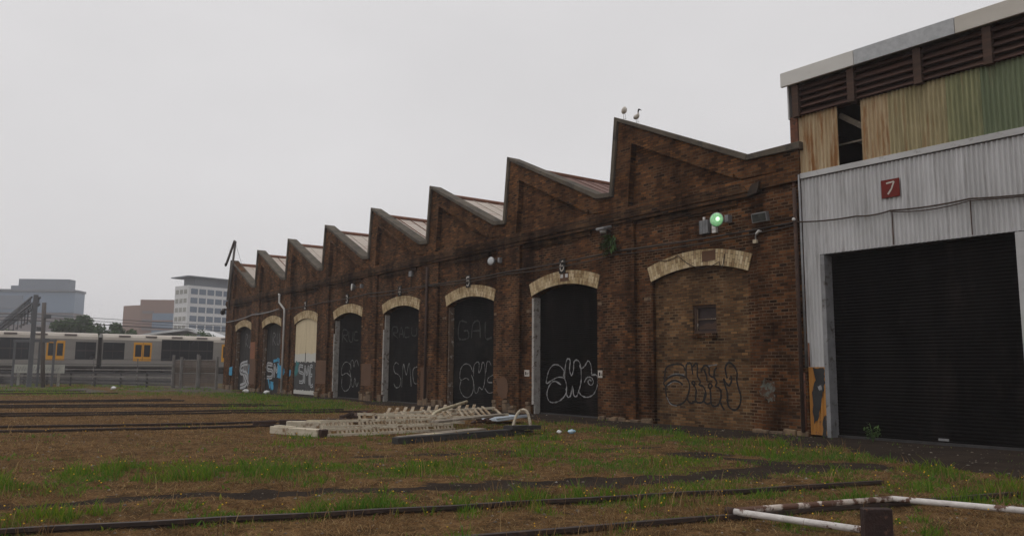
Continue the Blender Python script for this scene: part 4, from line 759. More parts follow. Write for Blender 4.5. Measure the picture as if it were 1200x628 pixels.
track('rusty track third back from the white timber, ending in grass', [((-38.9, -3), (-34.1, 12.1)), ((-40.6, -3), (-36, 11.8))])
track('farthest rusty track in the brown ground before the green strip', [((-43.4, -4), (-41.1, 9.6)), ((-45, -4), (-42.9, 9.4))])
track('half buried rails in the far green strip by the fence', [((-58, -8), (-55.5, 9)), ((-64, -8), (-61.5, 8))])

# ------------------------------------------------------------------ the heap of timber and panels
def G(x, y): return float(height(np.array([x]), np.array([y]))[0])
t = thing('white_beam', 'thick flaking white timber beam at the front left of the heap', 'beam', (-19.1, 7.03, 0))
a, b_ = Vector((-20.0, 6.83, .1)), Vector((-18.3, 7.38, .1))
bevel(MB().bar(a, b_, .24, .18).build('beam', 'white_timber', t), .015, 2); MB().bar(b_+Vector((.0, .02, 0)), b_+Vector((.09, .05, -.02)), .2, .2).build('sawn_end', 'rust_dark', t)
MB().bar(a+Vector((.1, .03, .1)), a+Vector((.75, .24, .1)), .14, .03).build('cleat', 'white_timber', t)
t = thing('white_beam', 'second pale timber lying behind the thick white beam', 'beam', (-20.7, 8.2, 0)); bevel(MB().bar((-21.2, 7.6, .12), (-20.3, 8.9, .12), .24, .2).build('beam', 'white_timber', t), .015, 2); MB().bar((-20.9, 8.03, .235), (-20.6, 8.46, .235), .12, .03).build('cleat', 'cream_timber', t)
def picket_panel(label, p, q, n, wd, lift, top=True, mats=('picket_paint', 'white_timber'), up=.02, lean=0, rung=.055):
    """long crossing-gate panel lying down: two rails and a row of pickets"""
    p, q = Vector(p), Vector(q); d = (q-p).normalized(); r = Vector((-d.y, d.x, 0)) if d.z < .9 else Vector((0, 1, 0))
    t = thing('picket_panel', label, 'fence panel', tuple(p), 0, 'broken picket panels in the heap')
    e = r*wd + Vector((0, 0, lift))
    MB().bar(p, q, .07, .07).build('bottom_rail', mats[1], t)
    if top: MB().bar(p+e, q+e, .07, .06).build('top_rail', mats[1], t)
    for k in range(n):
        if random.random() < .1: continue
        s = p.lerp(q, (k+.5)/n); o1 = d*random.uniform(-.03, .03) + Vector((0, 0, random.uniform(-.03, .02)))
        MB().bar(s - e*.16 + Vector((0, 0, up/2)), s + e*1.16 + d*lean + o1 + Vector((0, 0, up/2)), rung, .03).build('picket', mats[0], t)
    return t
picket_panel('long front picket panel of the heap, lowest and nearest the black beam', (-18.3, 7.45, .04), (-18.55, 11.2, .04), 34, .1, .13, rung=.06)
picket_panel('picket panel lying on the long front one in the heap', (-18.55, 7.5, .22), (-18.95, 11.2, .16), 34, .1, .13, rung=.06)
picket_panel('picket panel across the middle of the heap, higher than the front two', (-19.6, 8.9, .3), (-18.7, 11.6, .2), 24, .12, .14, rung=.06)
picket_panel('picket panel flat at the back right of the heap, before the pale sheet', (-20.0, 10.2, .2), (-19.8, 13.8, .3), 20, .8, .16, lean=.3, rung=.07)
picket_panel('picket panel tilted up at the rear of the heap showing slanted slats', (-22.4, 10.9, .16), (-22.9, 14.6, .2), 12, .2, .22, False, lean=.32, rung=.1)
t = thing('grey_plank', 'weathered grey plank slanting over the pale heap', 'plank', (-18.5, 11.6, .3)); MB().bar((-17.9, 10.2, .3), (-19.0, 13.0, .36), .3, .05).build('board', 'grey_board', t); MB().bar((-18.3, 11.2, .335), (-18.5, 11.7, .34), .28, .02).build('batten', 'cream_timber', t)
t = thing('grey_plank', 'flat grey plank between the pickets and the black beam', 'plank', (-16.6, 9.4, .06)); MB().bar((-16.35, 8.5, .08), (-17.3, 11.2, .12), .4, .06).build('board', 'grey_board', t); MB().bar((-16.6, 9.2, .115), (-16.75, 9.7, .12), .3, .015).build('batten', 'cream_timber', t)
t = thing('bent_pole', 'bent white pole sticking up out of the heap', 'pole', (-19.4, 10.9, .1)); MB().tube([(-19.35, 10.85, .1), (-19.4, 11.05, .42), (-19.5, 11.3, .5), (-20.2, 12.6, .68)], .045, 8).build('pole', 'cream_timber', t, True)
t = thing('black_beam', 'long black timber beam lying along the front of the heap', 'beam', (-16.4, 10.4, 0)); bevel(MB().bar((-15.9, 8.1, .07), (-16.62, 12.0, .09), .22, .15).build('beam', 'black_timber', t), .015, 2); MB().bar((-16.5, 11.5, .2), (-16.8, 12.6, .16), .3, .1).build('offcut', 'black_timber', t)
t = thing('pipe_hoop', 'white pipe hoop standing at the right end of the heap', 'hoop', (-16.9, 12.1, 0)); MB().tube(curve_pts([(-17.05, 12.0, .05), (-17.02, 12.12, .45), (-16.9, 12.23, .6), (-16.8, 12.33, .5), (-16.72, 12.38, .05)], 5), .036, 8).build('hoop', 'white_timber', t, True); MB().bar((-17.1, 11.95, .06), (-16.7, 12.42, .06), .1, .04).build('base_plate', 'black_timber', t)
t = thing('metal_sheet', 'pale blue metal sheet at the back right of the heap', 'sheet', (-20.7, 14.2, .12)); MB().obox((-20.75, 14.2, .15), .65, .55, .012, Matrix.Rotation(.1, 3, 'X')).build('sheet', 'blue_sheet', t); MB().bar((-20.1, 13.6, .15), (-20.1, 14.8, .25), .04, .05).build('folded_edge', 'blue_sheet', t)
for (x, y, s_, lb) in ((-22.4, 10.2, .3, 'dark lump of rusted scrap at the left rear of the heap'), (-19.3, 12.6, .2, 'small dark clump of scrap on the heap')):
    t = thing('scrap_iron', lb, 'scrap', (x, y, 0)); sb = MB()
    for k in range(9): sb.obox((x+random.uniform(-1, 1)*s_, y+random.uniform(-1.6, 1.6)*s_, .1+random.random()*s_*.7), s_*.3, s_*.35, s_*.14, Matrix.Rotation(random.random()*3, 3, 'Z') @ Matrix.Rotation(random.uniform(-.5, .5), 3, 'X'))
    bevel(sb.build('scrap', 'rust_dark', t), .015, 1); MB().tube([(x-s_, y-s_, .1), (x+s_*.6, y+s_*1.3, s_+.1)], .025, 6).build('rod', 'rust', t, True)
bm_ = MB()
for k in range(5): bm_.bar((-22.5+k*.1, 7.1+k*.7, .1+.03*(k % 2)), (-22.4+k*.1, 7.7+k*.7, .12), .14, .12)
tag(bevel(bm_.build('sleeper_pieces', 'rust_dark'), .02, 1), 'row of dark broken sleeper pieces behind the white beam', 'timber')

# ------------------------------------------------------------------ white pipe frame and stump in the foreground
t = thing('pipe_barrier', 'flaking white steel pipe frame lying on the near rails', 'pipe barrier', (-5.5, 8.3, 0))
A_, B_, C_, E_ = (-6.0, 7.17, .09), (-5.48, 9.47, .1), (-3.55, 10.15, .1), (-4.45, 7.55, .07)
MB().tube([A_, tuple(Vector(A_).lerp(Vector(B_), .5)), B_], .036, 12).build('pipe', 'pipe_flaked_rusty', t, True)
MB().tube([B_, tuple(Vector(B_).lerp(Vector(C_), .5)), C_], .036, 12).build('pipe', 'pipe_flaked', t, True)
MB().tube([A_, tuple(Vector(A_).lerp(Vector(E_), .5)), E_], .036, 12).build('pipe', 'pipe_flaked', t, True)
MB().tube([(-6.06, 7.15, .09), (-5.97, 7.18, .09)], .043, 12).build('end_cap', 'rust_dark', t, True)
t = thing('steel_stump', 'brown rusted steel post stub in the foreground', 'post', (-4.13, 6.78, 0)); rz = Matrix.Rotation(math.radians(55), 3, 'Z')
bevel(MB().obox((-4.1, 6.82, .17), .125, .05, .25, rz).build('post', 'stump_brown', t), .008, 1); MB().obox((-4.13, 6.78, .01), .2, .14, .015, rz).build('base_plate', 'rust_dark', t)
for x, y, s_, lb, mm in ((-66.2, 10.4, .2, 'white plastic box lying in the far green strip', 'litter_white'), (-54.4, 16.6, .22, 'white stone by the farthest doors, the left of the pair', 'litter_white'), (-52.0, 17.2, .2, 'rounded white stone before the door with blue graffiti', 'litter_white'), (-16.62, 13.2, .07, 'scrap of white paper on the asphalt right of the heap', 'litter_white'), (-16.4, 13.45, .1, 'crumpled pale blue bag right of the heap', 'litter_blue')):
    bm = bmesh.new(); bmesh.ops.create_icosphere(bm, subdivisions=2, radius=s_)
    for vv in bm.verts: vv.co *= random.uniform(.75, 1.15); vv.co.z *= .7
    me = bpy.data.meshes.new('litter'); bm.to_mesh(me); bm.free(); me.materials.append(MATS[mm]); o = bpy.data.objects.new('white_stone' if 'stone' in lb else 'litter', me); C.objects.link(o); o.location = (x, y, s_*.4); tag(o, lb, 'stone' if 'stone' in lb else 'litter')
t = thing('weed_plant', 'leafy green weed growing in front of the shed roller door', 'plant', SBX(1.75, -.3, 0)); p0 = Vector(SBX(1.75, -.3, 0)); st = MB(); lf = MB()
for k in range(9):
    a = random.random()*6.28; h = random.uniform(.2, .45); q = p0 + Vector((math.cos(a)*h*.5, math.sin(a)*h*.4, h)); m_ = p0.lerp(q, .5)+Vector((0, 0, .06)); st.tube([p0, m_, q], .008, 4)
    for j in range(12):
        c = p0.lerp(q, random.uniform(.3, 1)) + Vector((random.uniform(-.08, .08), random.uniform(-.08, .08), random.uniform(-.03, .06))); s1 = Vector((random.uniform(-1, 1), random.uniform(-1, 1), random.uniform(-.3, .6))).normalized()*.06; s2 = s1.cross(Vector((.3, .2, 1))).normalized()*.022
        lf.add([c-s1, c+s2, c+s1, c-s2], [(0, 1, 2, 3)])
st.build('stem', 'weed_leaf', t); lf.build('leaves', 'weed_leaf', t)

# ------------------------------------------------------------------ the railway beyond the yard
TX = -92.2
tag(MB().prism([(-160, 0), (-88.2, 0), (-89.8, .95), (-160, .95)], -140, 17).prism([(-160, 0), (-88.2, 0), (-89.8, .95), (-160, .95)], 17.001, 120).build('railway_embankment', 'train_under'), kind='structure')
def carriage(label, y0, y1, glass, doors):
    t = thing('train_carriage', label, 'train', (TX-1.5, (y0+y1)/2, .95), 0, 'carriages of the passing train')
    prof = [(0, 1.75), (0, 4.45), (-.06, 4.72), (-.3, 4.98), (-.9, 5.08), (-2.1, 5.08), (-2.7, 4.98), (-2.94, 4.72), (-3, 4.45), (-3, 1.75), (-2.8, 1.6), (-.2, 1.6)]
    def sweep(pr): n = len(pr); return MB().add([(TX+u, yy, z) for yy in (y0, y1) for u, z in pr], [(i, (i+1) % n, n+(i+1) % n, n+i) for i in range(n)] + [tuple(range(n)), tuple(range(2*n-1, n-1, -1))])
    sweep(prof).build('body', 'train_steel', t)
    MB().add([(TX+u, yy, z) for yy in (y0+.01, y1-.01) for u, z in [(.012, 4.45), (-.05, 4.73), (-.3, 5.0), (-.9, 5.1), (-2.1, 5.1), (-2.1, 5.0), (-.9, 5.0), (-.3, 4.7)]], [(i, (i+1) % 8, 8+(i+1) % 8, 8+i) for i in range(8)] + [tuple(range(8)), tuple(range(15, 7, -1))]).build('roof', 'train_cream', t)
    for k, yv in enumerate(np.arange(y0+1.5, y1-1.5, 2.6)): MB().box(TX-.35, TX+.0, yv, yv+1.1, 4.78, 4.94).build('roof_vent', 'office_base', t)
    for g0, g1, z0, z1 in glass:
        w_ = MB().box(TX-.02, TX+.022, g0, g1, z0, z1).build('window_band', 'train_glass', t)
        fr = MB()
        for yv in np.arange(g0+.9, g1-.3, .95): fr.box(TX+.018, TX+.03, yv, yv+.05, z0+.12, z1-.12)
        fr.box(TX+.018, TX+.028, g0+.1, g1-.1, (z0+z1)/2-.06, (z0+z1)/2+.06); fr.build('window_bar', 'train_under', w_)
    for a, b in doors:
        dr = MB().box(TX-.02, TX+.03, a, b, 2.3, 4.25).build('door', 'train_yellow', t); m_ = (a+b)/2
        for q0, q1 in ((a+.16, m_-.12), (m_+.12, b-.16)): MB().box(TX+.025, TX+.04, q0, q1, 2.75, 4.0).build('pane', 'train_glass', dr)
        MB().box(TX+.026, TX+.036, m_-.015, m_+.015, 2.32, 4.23).build('seam', 'train_under', dr)
    for yb in (y0+3, y1-3):
        bo = MB().box(TX-2.7, TX-.25, yb-1.7, yb+1.7, 1.05, 1.6).build('bogie', 'train_under', t)
        for q in (-1.2, 1.2): MB().tube([(TX-.4, yb+q, 1.4), (TX-.25, yb+q, 1.4)], .44, 16).build('wheel', 'train_under', bo)
    MB().box(TX-2.6, TX-.3, y0+6, y1-6, 1.15, 1.6).box(TX-2.0, TX-1.2, y0+.1, y1-.1, .97, 1.59).build('underframe', 'train_under', t)
carriage('silver double deck train carriage with yellow doors, nearest the corner of the workshop', 13.2, 33.4, [(13.26, 15.28, 2.42, 4.17), (18.9, 24.27, 2.35, 4.6), (28, 31, 2.42, 4.17)], [(16.16, 17.93), (25.2, 26.9)])
carriage('silver double deck train carriage with yellow doors, behind the overhead gantry', -7.4, 12.75, [(10.74, 12.6, 2.42, 4.17), (.4, 6.71, 2.35, 4.45), (-5, -3.4, 2.42, 4.17)], [(8.17, 9.79), (-2.6, -.9)])
tag(MB().box(TX-2.3, TX-.7, 12.76, 13.19, .97, 4.7).build('gangway', 'train_under'), 'dark bellows gangway joining the two train carriages', 'gangway')
# fences in front of the line
def fl(t): return Vector((-107, -6.7, 0)).lerp(Vector((-70.1, 15.35, 0)), t)
t = thing('rail_fence', 'grey post and rail fence with heavy pipes before the train', 'fence', tuple(fl(0)))
for z, h, mm in ((1.42, .1, 'fence_pale'), (1.15, .16, 'fence_grey'), (.82, .14, 'fence_pale'), (.5, .16, 'fence_grey'), (.22, .12, 'fence_grey')): MB().bar(fl(0)+Vector((0, 0, z)), fl(1)+Vector((0, 0, z)), .08, h).build('rail', mm, t)
for k in range(15): p = fl(k/14); MB().box(p.x-.08, p.x+.08, p.y+.08, p.y+.22, 0, 1.5).build('post', 'fence_grey', t)
t = thing('wire_fence', 'thin wire fence on tall posts behind the pipe rails', 'fence', (-108, -5.6, 0))
for k in range(9): p = fl(k/8)+Vector((-.6, 1.0, 0)); MB().tube([p, p+Vector((0, 0, 2.4))], .045, 6).build('post', 'fence_pale', t)
for z in (2.3, 1.9, 1.6): MB().tube([fl(0)+Vector((-.6, 1, z)), fl(1)+Vector((-.6, 1, z))], .02, 4).build('strand', 'fence_grey', t)
t = thing('mesh_gate', 'tall brown mesh gates between the far fence and the workshop corner', 'gate', (-69.8, 15.45, 0)); ga, gb = Vector((-69.9, 15.4, 0)), Vector((-65.15, 17.6, 0))
for f0, f1 in ((0, .56), (.6, 1)):
    p, q = ga.lerp(gb, f0), ga.lerp(gb, f1); lf_ = MB(); zt = 2.25
    for z in (.12, 1.2, zt): lf_.bar(p+Vector((0, 0, z)), q+Vector((0, 0, z)), .05, .06)
    for s_ in (p, q): lf_.bar(s_+Vector((0, 0, .05)), s_+Vector((0, 0, zt)), .06, .06, (1, 0, 0))
    lf_ = lf_.build('gate_leaf', 'fence_pale', t); ms = MB(); n = int((q-p).length/.09)
    for k in range(1, n): s_ = p.lerp(q, k/n); ms.bar(s_+Vector((0, 0, .12)), s_+Vector((0, 0, zt)), .035, .02, (1, 0, 0))
    for z in np.arange(.25, zt, .16): ms.bar(p+Vector((0, 0, z)), q+Vector((0, 0, z)), .015, .03)
    ms.build('mesh', 'mesh_brown', lf_)
for f_, h in ((0, 2.65), (.19, 2.5), (.57, 2.7), (.6, 2.6), (1.0, 2.5)): p = ga.lerp(gb, f_)+Vector((.1, -.1, 0)); MB().box(p.x-.09, p.x+.09, p.y-.09, p.y+.09, 0, h).build('post', 'fence_pale', t)
t = thing('concrete_panel', 'pale low concrete panel covered in dark scribble before the train', 'wall', (-79.6, 6.6, 0)); pa, pb = Vector((-80.9, 4.9, 0)), Vector((-78.4, 8.4, 0))
MB().bar(pa+Vector((0, 0, 1.45)), pb+Vector((0, 0, 1.45)), .15, .72).build('panel', 'panel_white', t)
for q in (.1, .9): p = pa.lerp(pb, q); MB().box(p.x-.1, p.x+.1, p.y-.1, p.y+.1, 0, 1.1).build('leg', 'concrete_pale', t)
dd = (pb-pa).normalized(); nn = Vector((dd.y, -dd.x, 0)); sp_ = MB()
for k in range(16):
    c = pa.lerp(pb, .06+.055*k)+nn*.085; h = random.uniform(.1, .22); sp_.tube([c+Vector((0, 0, 1.4-h)), c+dd*.1+Vector((0, 0, 1.45+h)), c+dd*.2+Vector((0, 0, 1.42-h*.6))], .014, 4)
sp_.build('graffiti', 'office_dark', t)
t = thing('overhead_gantry', 'grey lattice gantry reaching over the train from its steel mast', 'gantry', (-76.6, 5.75, 0))
MB().bar((-76.6, 5.75, 0), (-76.6, 5.75, 7.5), .34, .34, (1, 0, 0)).build('mast', 'gantry_grey', t)
MB().bar((-131, 6.0, .9), (-131, 6.0, 7.6), .4, .4, (1, 0, 0)).build('mast', 'gantry_grey', t)
for dy in (-.3, .3):
    tr = MB(); tr.bar((-76.6, 5.75+dy, 7.3), (-131, 6+dy, 7.45), .12, .14); tr.bar((-76.6, 5.75+dy, 6.75), (-131, 6+dy, 6.7), .12, .14)
    for k in range(30): x = -77-k*1.8; tr.bar((x, 5.76+dy, 6.75), (x-.9, 5.76+dy, 7.32), .06, .06); tr.bar((x-.9, 5.76+dy, 7.32), (x-1.8, 5.77+dy, 6.75), .06, .06)
    tr.build('truss', 'gantry_grey', t)
for k, x in enumerate((-80, -84, -87.5, -91, -96, -102, -110, -120)):
    dp = MB().bar((x, 5.8, 6.7), (x, 5.8, 5.3+.1*(k % 3)), .1, .1, (1, 0, 0)).bar((x, 5.8, 5.75), (x-1.1, 5.8, 5.5), .06, .06).build('dropper', 'gantry_grey', t)
    MB().tube([(x-1.1, 5.8, 5.45), (x-1.1, 5.8, 5.65)], .12, 8).build('insulator', 'fence_pale', dp)
t = thing('signal_pole', 'leaning grey pole with brackets beside the gantry mast', 'pole', (-73.75, 6.35, 0)); MB().tube([(-73.6, 6.5, 0), (-73.7, 6.25, 3.5), (-73.85, 6.15, 6.7)], .16, 8).build('pole', 'wood_pole', t, True)
for z, l in ((5.6, .45), (4.6, -.4), (3.7, .5)): MB().obox((-73.75+l*.4, 6.2+l*.5, z), .12, .25, .16).build('bracket', 'gantry_grey', t)
t = thing('signal_portal', 'low steel portal frame beneath the gantry', 'portal', (-78.5, 5.6, 0)); [MB().bar((a, c, 0), (a, c, 3.75), .17, .17, (1, 0, 0)).build('post', 'gantry_grey', t) for a, c in ((-78.9, 4.7), (-77.6, 6.4), (-76.9, 7.4))]; MB().bar((-79, 4.6, 3.75), (-76.8, 7.5, 3.8), .14, .22).build('beam', 'gantry_grey', t)
wr = MB()
for x, z, s_ in ((-78, 6.0, .5), (-81, 5.6, .4), (-86, 5.9, .6), (-90, 6.4, .5)): wr.tube(sag([(x, -30, z), (x, 5.8, z), (x+.4, 62, z)], s_, 12), .022, 4)
tag(wr.build('overhead_wires', 'wire'), 'thin overhead wires strung above the train', 'wire')

# ------------------------------------------------------------------ far buildings and trees
def block(mb, p0, p1, depth, z0, z1):
    p0, p1 = Vector((*p0, 0)), Vector((*p1, 0)); d = (p1-p0).normalized(); n = Vector((-d.y, d.x, 0))
    if n.dot((p0+p1)/2) < 0: n = -n
    Q = [p0, p1, p1+n*depth, p0+n*depth]
    return mb.add([(q.x, q.y, z) for z in (z0, z1) for q in Q], [(0, 1, 2, 3), (4, 5, 6, 7), (0, 1, 5, 4), (1, 2, 6, 5), (2, 3, 7, 6), (3, 0, 4, 7)])
def along(p0, p1, a, off=0):
    p0, p1 = Vector((*p0, 0)), Vector((*p1, 0)); d = (p1-p0).normalized(); n = Vector((-d.y, d.x, 0))
    if n.dot((p0+p1)/2) < 0: n = -n
    q = p0.lerp(p1, a) + n*off; return (q.x, q.y)
p0, p1 = (-407, -4), (-378, 42.4)
t = thing('office_building', 'long slate blue building with an upper storey box, hazy at far left', 'building', (-391, 21, 0), 0, 'buildings in the haze')
block(MB(), p0, p1, 8, 0, 33.4).build('wall', 'office_base', t)
block(MB(), along(p0, p1, -.002, -.4), along(p0, p1, 1.003, -.4), 8.6, 24, 32.6).build('glass_band', 'office_blueglass', t); block(MB(), along(p0, p1, 0, -1), along(p0, p1, .62, -1), 1, 25.5, 31).build('glass_band', 'office_slate', t)
block(MB(), along(p0, p1, -.01, -1.2), along(p0, p1, 1.01, -1.2), 9.6, 32.7, 33.6).build('roof', 'office_dark', t)
block(MB(), along(p0, p1, .56, 1.5), along(p0, p1, .94, 1.5), 5, 33.6, 38.2).build('upper_storey', 'office_slate', t); block(MB(), along(p0, p1, .5, 2), along(p0, p1, .56, 2), 4, 33.6, 35.4).build('plant_room', 'office_slate', t)
for z in (15, 19, 22): block(MB(), along(p0, p1, 0, -.3), along(p0, p1, 1, -.3), .4, z, z+1.2).build('window_band', 'office_dark', t)
t = thing('office_building', 'reddish brown stepped building between the tree and the white office', 'building', (-315, 58, 0), 0, 'buildings in the haze')
a0, a1, b0_, b1_ = (-327.5, 53.0), (-319, 57.2), (-314.7, 56.4), (-307.5, 66.8)
block(MB(), a0, a1, 12, 0, 24.4).build('wall', 'office_brown', t); block(MB(), b0_, b1_, 14, 0, 26.1).build('wall', 'office_brown', t)
block(MB(), along(b0_, b1_, .47, -3), along(b0_, b1_, 1.05, -3), 2.9, 0, 21).build('glass_wing', 'office_blueglass', t)
for z in (9, 12, 15, 18): block(MB(), along(b0_, b1_, .45, -3.15), along(b0_, b1_, 1.06, -3.15), .2, z, z+.5).build('spandrel', 'office_brown', t); block(MB(), along(b0_, b1_, .08, -.2), along(b0_, b1_, .4, -.2), .3, z+3, z+4).build('window_band', 'office_base', t)
t = thing('office_building', 'white office block with rows of blue windows and an overhanging flat roof', 'building', (-233, 58, 0), 0, 'buildings in the haze')
q0, q1 = (-231.3, 53.4), (-237.5, 75.6); sdv = Vector((-.963, -.27, 0))
block(MB(), q0, q1, 7.2, 0, 24.3).build('wall', 'office_white', t)
block(MB(), along(q0, q1, .1, .8), along(q0, q1, 1, .8), 6, 24.3, 26.6).build('top_storey', 'office_dark', t); block(MB(), along(q0, q1, -.03, -.9), along(q0, q1, 1.05, -.9), 9.4, 26.6, 26.9).build('roof_canopy', 'office_dark', t)
for r_ in range(6):
    z = 22.0-r_*2.5
    for k in range(9):
        a = .035+k*.107; wn = block(MB(), along(q0, q1, a, -.06), along(q0, q1, a+.088, -.06), .3, z-.1, z+1.45).build('window', 'office_window', t)
    for k in range(3): w0 = Vector((*q0, 0))+sdv*(.6+2.2*k); w1 = w0+sdv*1.5; block(MB(), (w1.x-.02*sdv.y, w1.y-.09), (w0.x, w0.y-.09), .3, z, z+1.2).build('window', 'concrete_pale', t)
t = thing('canopy_roof', 'low white pitched roof beyond the train before the white office', 'building', (-159, 34, 0)); MB().add([(-162.8, 29.1, 7.7), (-157.6, 36.6, 9.1), (-155.2, 40, 7.6), (-172.8, 36.1, 7.7), (-167.6, 43.6, 9.1), (-165.2, 47, 7.6), (-162.8, 29.1, 7.4), (-157.6, 36.6, 8.6), (-155.2, 40, 7.3), (-172.8, 36.1, 7.4), (-167.6, 43.6, 8.6), (-165.2, 47, 7.3)], [(0, 1, 4, 3), (1, 2, 5, 4), (6, 7, 10, 9), (7, 8, 11, 10), (0, 1, 7, 6), (1, 2, 8, 7), (3, 4, 10, 9), (4, 5, 11, 10), (0, 3, 9, 6), (2, 5, 11, 8)]).build('roof', 'canopy_white', t); block(MB(), (-163, 30), (-156, 39.4), 7, 0, 7.5).build('wall', 'office_base', t)
t = thing('canopy_roof', 'sliver of white roof at the workshop corner beyond the train', 'building', (-131, 42, 0)); block(MB(), (-132, 37.5), (-128, 44), 6, 6.6, 7.0).build('roof', 'canopy_white', t); block(MB(), (-132.3, 38), (-128.5, 44), 5, 0, 6.6).build('wall', 'office_base', t)
def tree(label, x, y, h, rx, n, seed):
    r = np.random.default_rng(seed); t = thing('leafy_tree', label, 'tree', (x, y, 0), 0, 'trees beyond the train')
    tk = MB().tube([(x, y, 0), (x+.2, y, h*.35), (x, y+.2, h*.6)], [.5, .35, .2], 8)
    for k in range(6): a = k*1.05; tk.tube([(x, y, h*.35), (x+math.cos(a)*rx*.3, y+math.sin(a)*rx*.3, h*.55), (x+math.cos(a)*rx*.65, y+math.sin(a)*rx*.65, h*.72)], [.2, .13, .05], 6)
    tk.build('trunk', 'bark', t, True)
    nc = 26; cl = np.stack([x+r.normal(0, .42, nc)*rx, y+r.normal(0, .42, nc)*rx, h*(.5+.36*r.random(nc))], 1); cr_ = rx*(.16+.17*r.random(nc))
    top = np.argmin(np.hypot(cl[:, 0]-x, cl[:, 1]-y)); cl[top, 2] = h*.9
    ids = r.integers(0, nc, n); dv = r.normal(size=(n, 3)); dv /= np.linalg.norm(dv, axis=1)[:, None]; P = cl[ids]+dv*(cr_[ids]*r.random(n)**.4)[:, None]*[1, 1, .8]
    u = r.normal(size=(n, 3)); u /= np.linalg.norm(u, axis=1)[:, None]; w_ = np.cross(u, r.normal(size=(n, 3))); w_ /= np.linalg.norm(w_, axis=1)[:, None]; s = (.12+.2*r.random(n))[:, None]*rx/5
    P = P - np.array([x, y, 0]); V = np.stack([P-u*s, P+w_*s*.6, P+u*s, P-w_*s*.6], 1).reshape(-1, 3); numpy_mesh('crown', V, np.arange(4*n).reshape(-1, 4), 'far_leaf', t)
tree('broad dark tree rising behind the train in the middle', -157.6, 19.3, 10.6, 5.4, 13000, 1)
tree('rounded tree just right of the broad one behind the train', -154.6, 23.6, 9.3, 3.4, 8000, 2)
tree('small tree in front of the white office block', -135.3, 33.6, 8.2, 2.6, 3500, 3)
tree('low tree by the canopy roof left of the white office', -138, 30.8, 7.5, 1.8, 2000, 6)
tree('dim tree under the gantry at the far left', -163, 8, 8.2, 3.5, 3000, 4)

# ------------------------------------------------------------------ grass
def scatter(n, dmin, dmax, amin=-.72, amax=.66, pw=1.0):
    u = rng.random(n); d = dmin*(dmax/dmin)**(u**pw); a = rng.uniform(amin, amax, n)
    f2 = np.array([-.8184, .5747]); r2 = np.array([.5747, .8184]); lat = d*a
    return f2[0]*d + r2[0]*lat, f2[1]*d + r2[1]*lat, d
def blades(name, x, y, h, wd, lean, m, seed):
    r = np.random.default_rng(seed); n = len(x); a = r.random(n)*2*PI; ca_, sa_ = np.cos(a), np.sin(a); z = height(x, y)-.01
    la = r.random(n)*2*PI; L = lean*h*(.4+.8*r.random(n)); dx, dy = np.cos(la)*L, np.sin(la)*L
    B = lambda fx, fh, fw: np.stack([x+dx*fx+ca_*wd*fw, y+dy*fx+sa_*wd*fw, z+h*fh], 1)
    V = np.stack([B(0, 0, -.5), B(0, 0, .5), B(.35, .6, -.36), B(.35, .6, .36), B(1, 1, 0)], 1).reshape(-1, 3)
    b = (np.arange(n)*5)[:, None]; F = np.concatenate([b+np.array([[0, 1, 3]]), b+np.array([[0, 3, 2]]), b+np.array([[2, 3, 4]])], 1).reshape(-1, 3)
    return numpy_mesh(name, V, F, m)
def ok_place(x, y): return (y < D-.2+np.where(x > -12.5, (x+12.5)*.048, 0)) & (x > -104)
x, y, d = scatter(620000, 5.2, 85); g = greenness(x, y); k = (rng.random(len(x)) < g*.85) & ok_place(x, y) & (g > .06); x, y, d, g = x[k], y[k], d[k], g[k]
tuft = sstep(.5, .78, fbm(x, y, 77, 1.7, 3))
h = (.03+.1*rng.random(len(x))**1.6)*(.5+.6*g)*(.65+1.4*tuft); tag(blades('grass', x, y, h, .005+.0008*d, .75, 'green_blade', 5), kind='stuff')
x, y, d = scatter(620000, 5.0, 48); a_ = asphalt(x, y); nn_ = fbm(x, y, 88, 1.1); k = (rng.random(len(x)) < (1-a_)*(.25+.75*sstep(.35, .6, nn_))*.75) & ok_place(x, y); x, y, d = x[k], y[k], d[k]
h = .01+.05*rng.random(len(x))**2; tag(blades('dry_grass', x, y, h, .004+.0007*d, 2.2, 'dry_blade', 6), kind='stuff')
x, y, d = scatter(5200, 6.5, 22); g = greenness(x, y); k = (rng.random(len(x)) < .012+g*.4) & ok_place(x, y) & (asphalt(x, y) < .3); x, y, d = x[k][:380], y[k][:380], d[k][:380]
h = .06+.12*rng.random(len(x)); z = height(x, y)+h; s = .006+.004*rng.random(len(x)) + .0005*d; n = len(x)
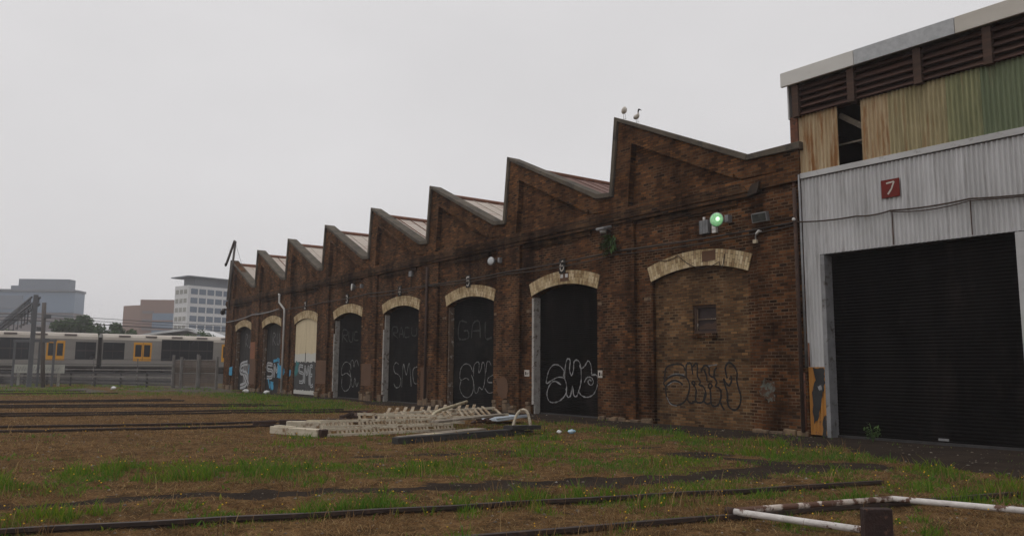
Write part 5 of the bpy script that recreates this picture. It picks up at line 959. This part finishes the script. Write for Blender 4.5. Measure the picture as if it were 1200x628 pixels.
V = np.stack([np.stack([x+s*c*.9, y+s*e*.9, z+s*q], 1) for c, e, q in ((1, 0, 0), (0, 1, 0), (-1, 0, 0), (0, -1, 0), (0, 0, .7), (0, 0, -.7))], 1).reshape(-1, 3); b6 = (np.arange(n)*6)[:, None]
F = np.concatenate([b6+np.array([q]) for q in ((0,1,4),(1,2,4),(2,3,4),(3,0,4),(1,0,5),(2,1,5),(3,2,5),(0,3,5))], 1).reshape(-1, 3)
tag(numpy_mesh('wildflowers', V, F, 'petal_yellow'), kind='stuff')
x, y, d = scatter(9000, 5.0, 40); a_ = asphalt(x, y); k = ok_place(x, y) & (rng.random(len(x)) < .25+.6*fbm(x, y, 97, .9)); x, y, d = x[k], y[k], d[k]; n = len(x); z = height(x, y)
s = (.006+.02*rng.random(n)**3)*(1+d*.03); jit = lambda: .6+.8*rng.random(n)
V = np.stack([np.stack([x+s*c*jit(), y+s*e*jit(), z+s*q*.7*jit()], 1) for c, e, q in ((1, 0, 0), (0, 1, 0), (-1, 0, 0), (0, -1, 0), (0, 0, .8), (0, 0, -.7))], 1).reshape(-1, 3); b6 = (np.arange(n)*6)[:, None]
F = np.concatenate([b6+np.array([q]) for q in ((0,1,4),(1,2,4),(2,3,4),(3,0,4),(1,0,5),(2,1,5),(3,2,5),(0,3,5))], 1).reshape(-1, 3)
tag(numpy_mesh('gravel', V, F, 'pebble'), kind='stuff')
x, y, d = scatter(60000, 5.2, 30); k = (rng.random(len(x)) < sstep(.5, .75, fbm(x, y, 61, 1.3))*.8*sstep(.02, .3, greenness(x, y)+.08)) & ok_place(x, y) & (asphalt(x, y) < .4); x, y, d = x[k], y[k], d[k]
h = .1+.2*rng.random(len(x))**1.5; tag(blades('dry_stalks', x, y, h, .003+.0006*d, .6, 'dry_blade', 9), kind='stuff')
x, y, d = scatter(30000, 5.2, 26); k = (rng.random(len(x)) < sstep(.45, .7, fbm(x, y, 66, 1.1))*greenness(x, y)) & ok_place(x, y) & (asphalt(x, y) < .5); x, y, d = x[k], y[k], d[k]
h = .03+.05*rng.random(len(x)); tag(blades('leafy_weeds', x, y, h, .03+.001*d, 1.3, 'green_blade', 10), kind='stuff')
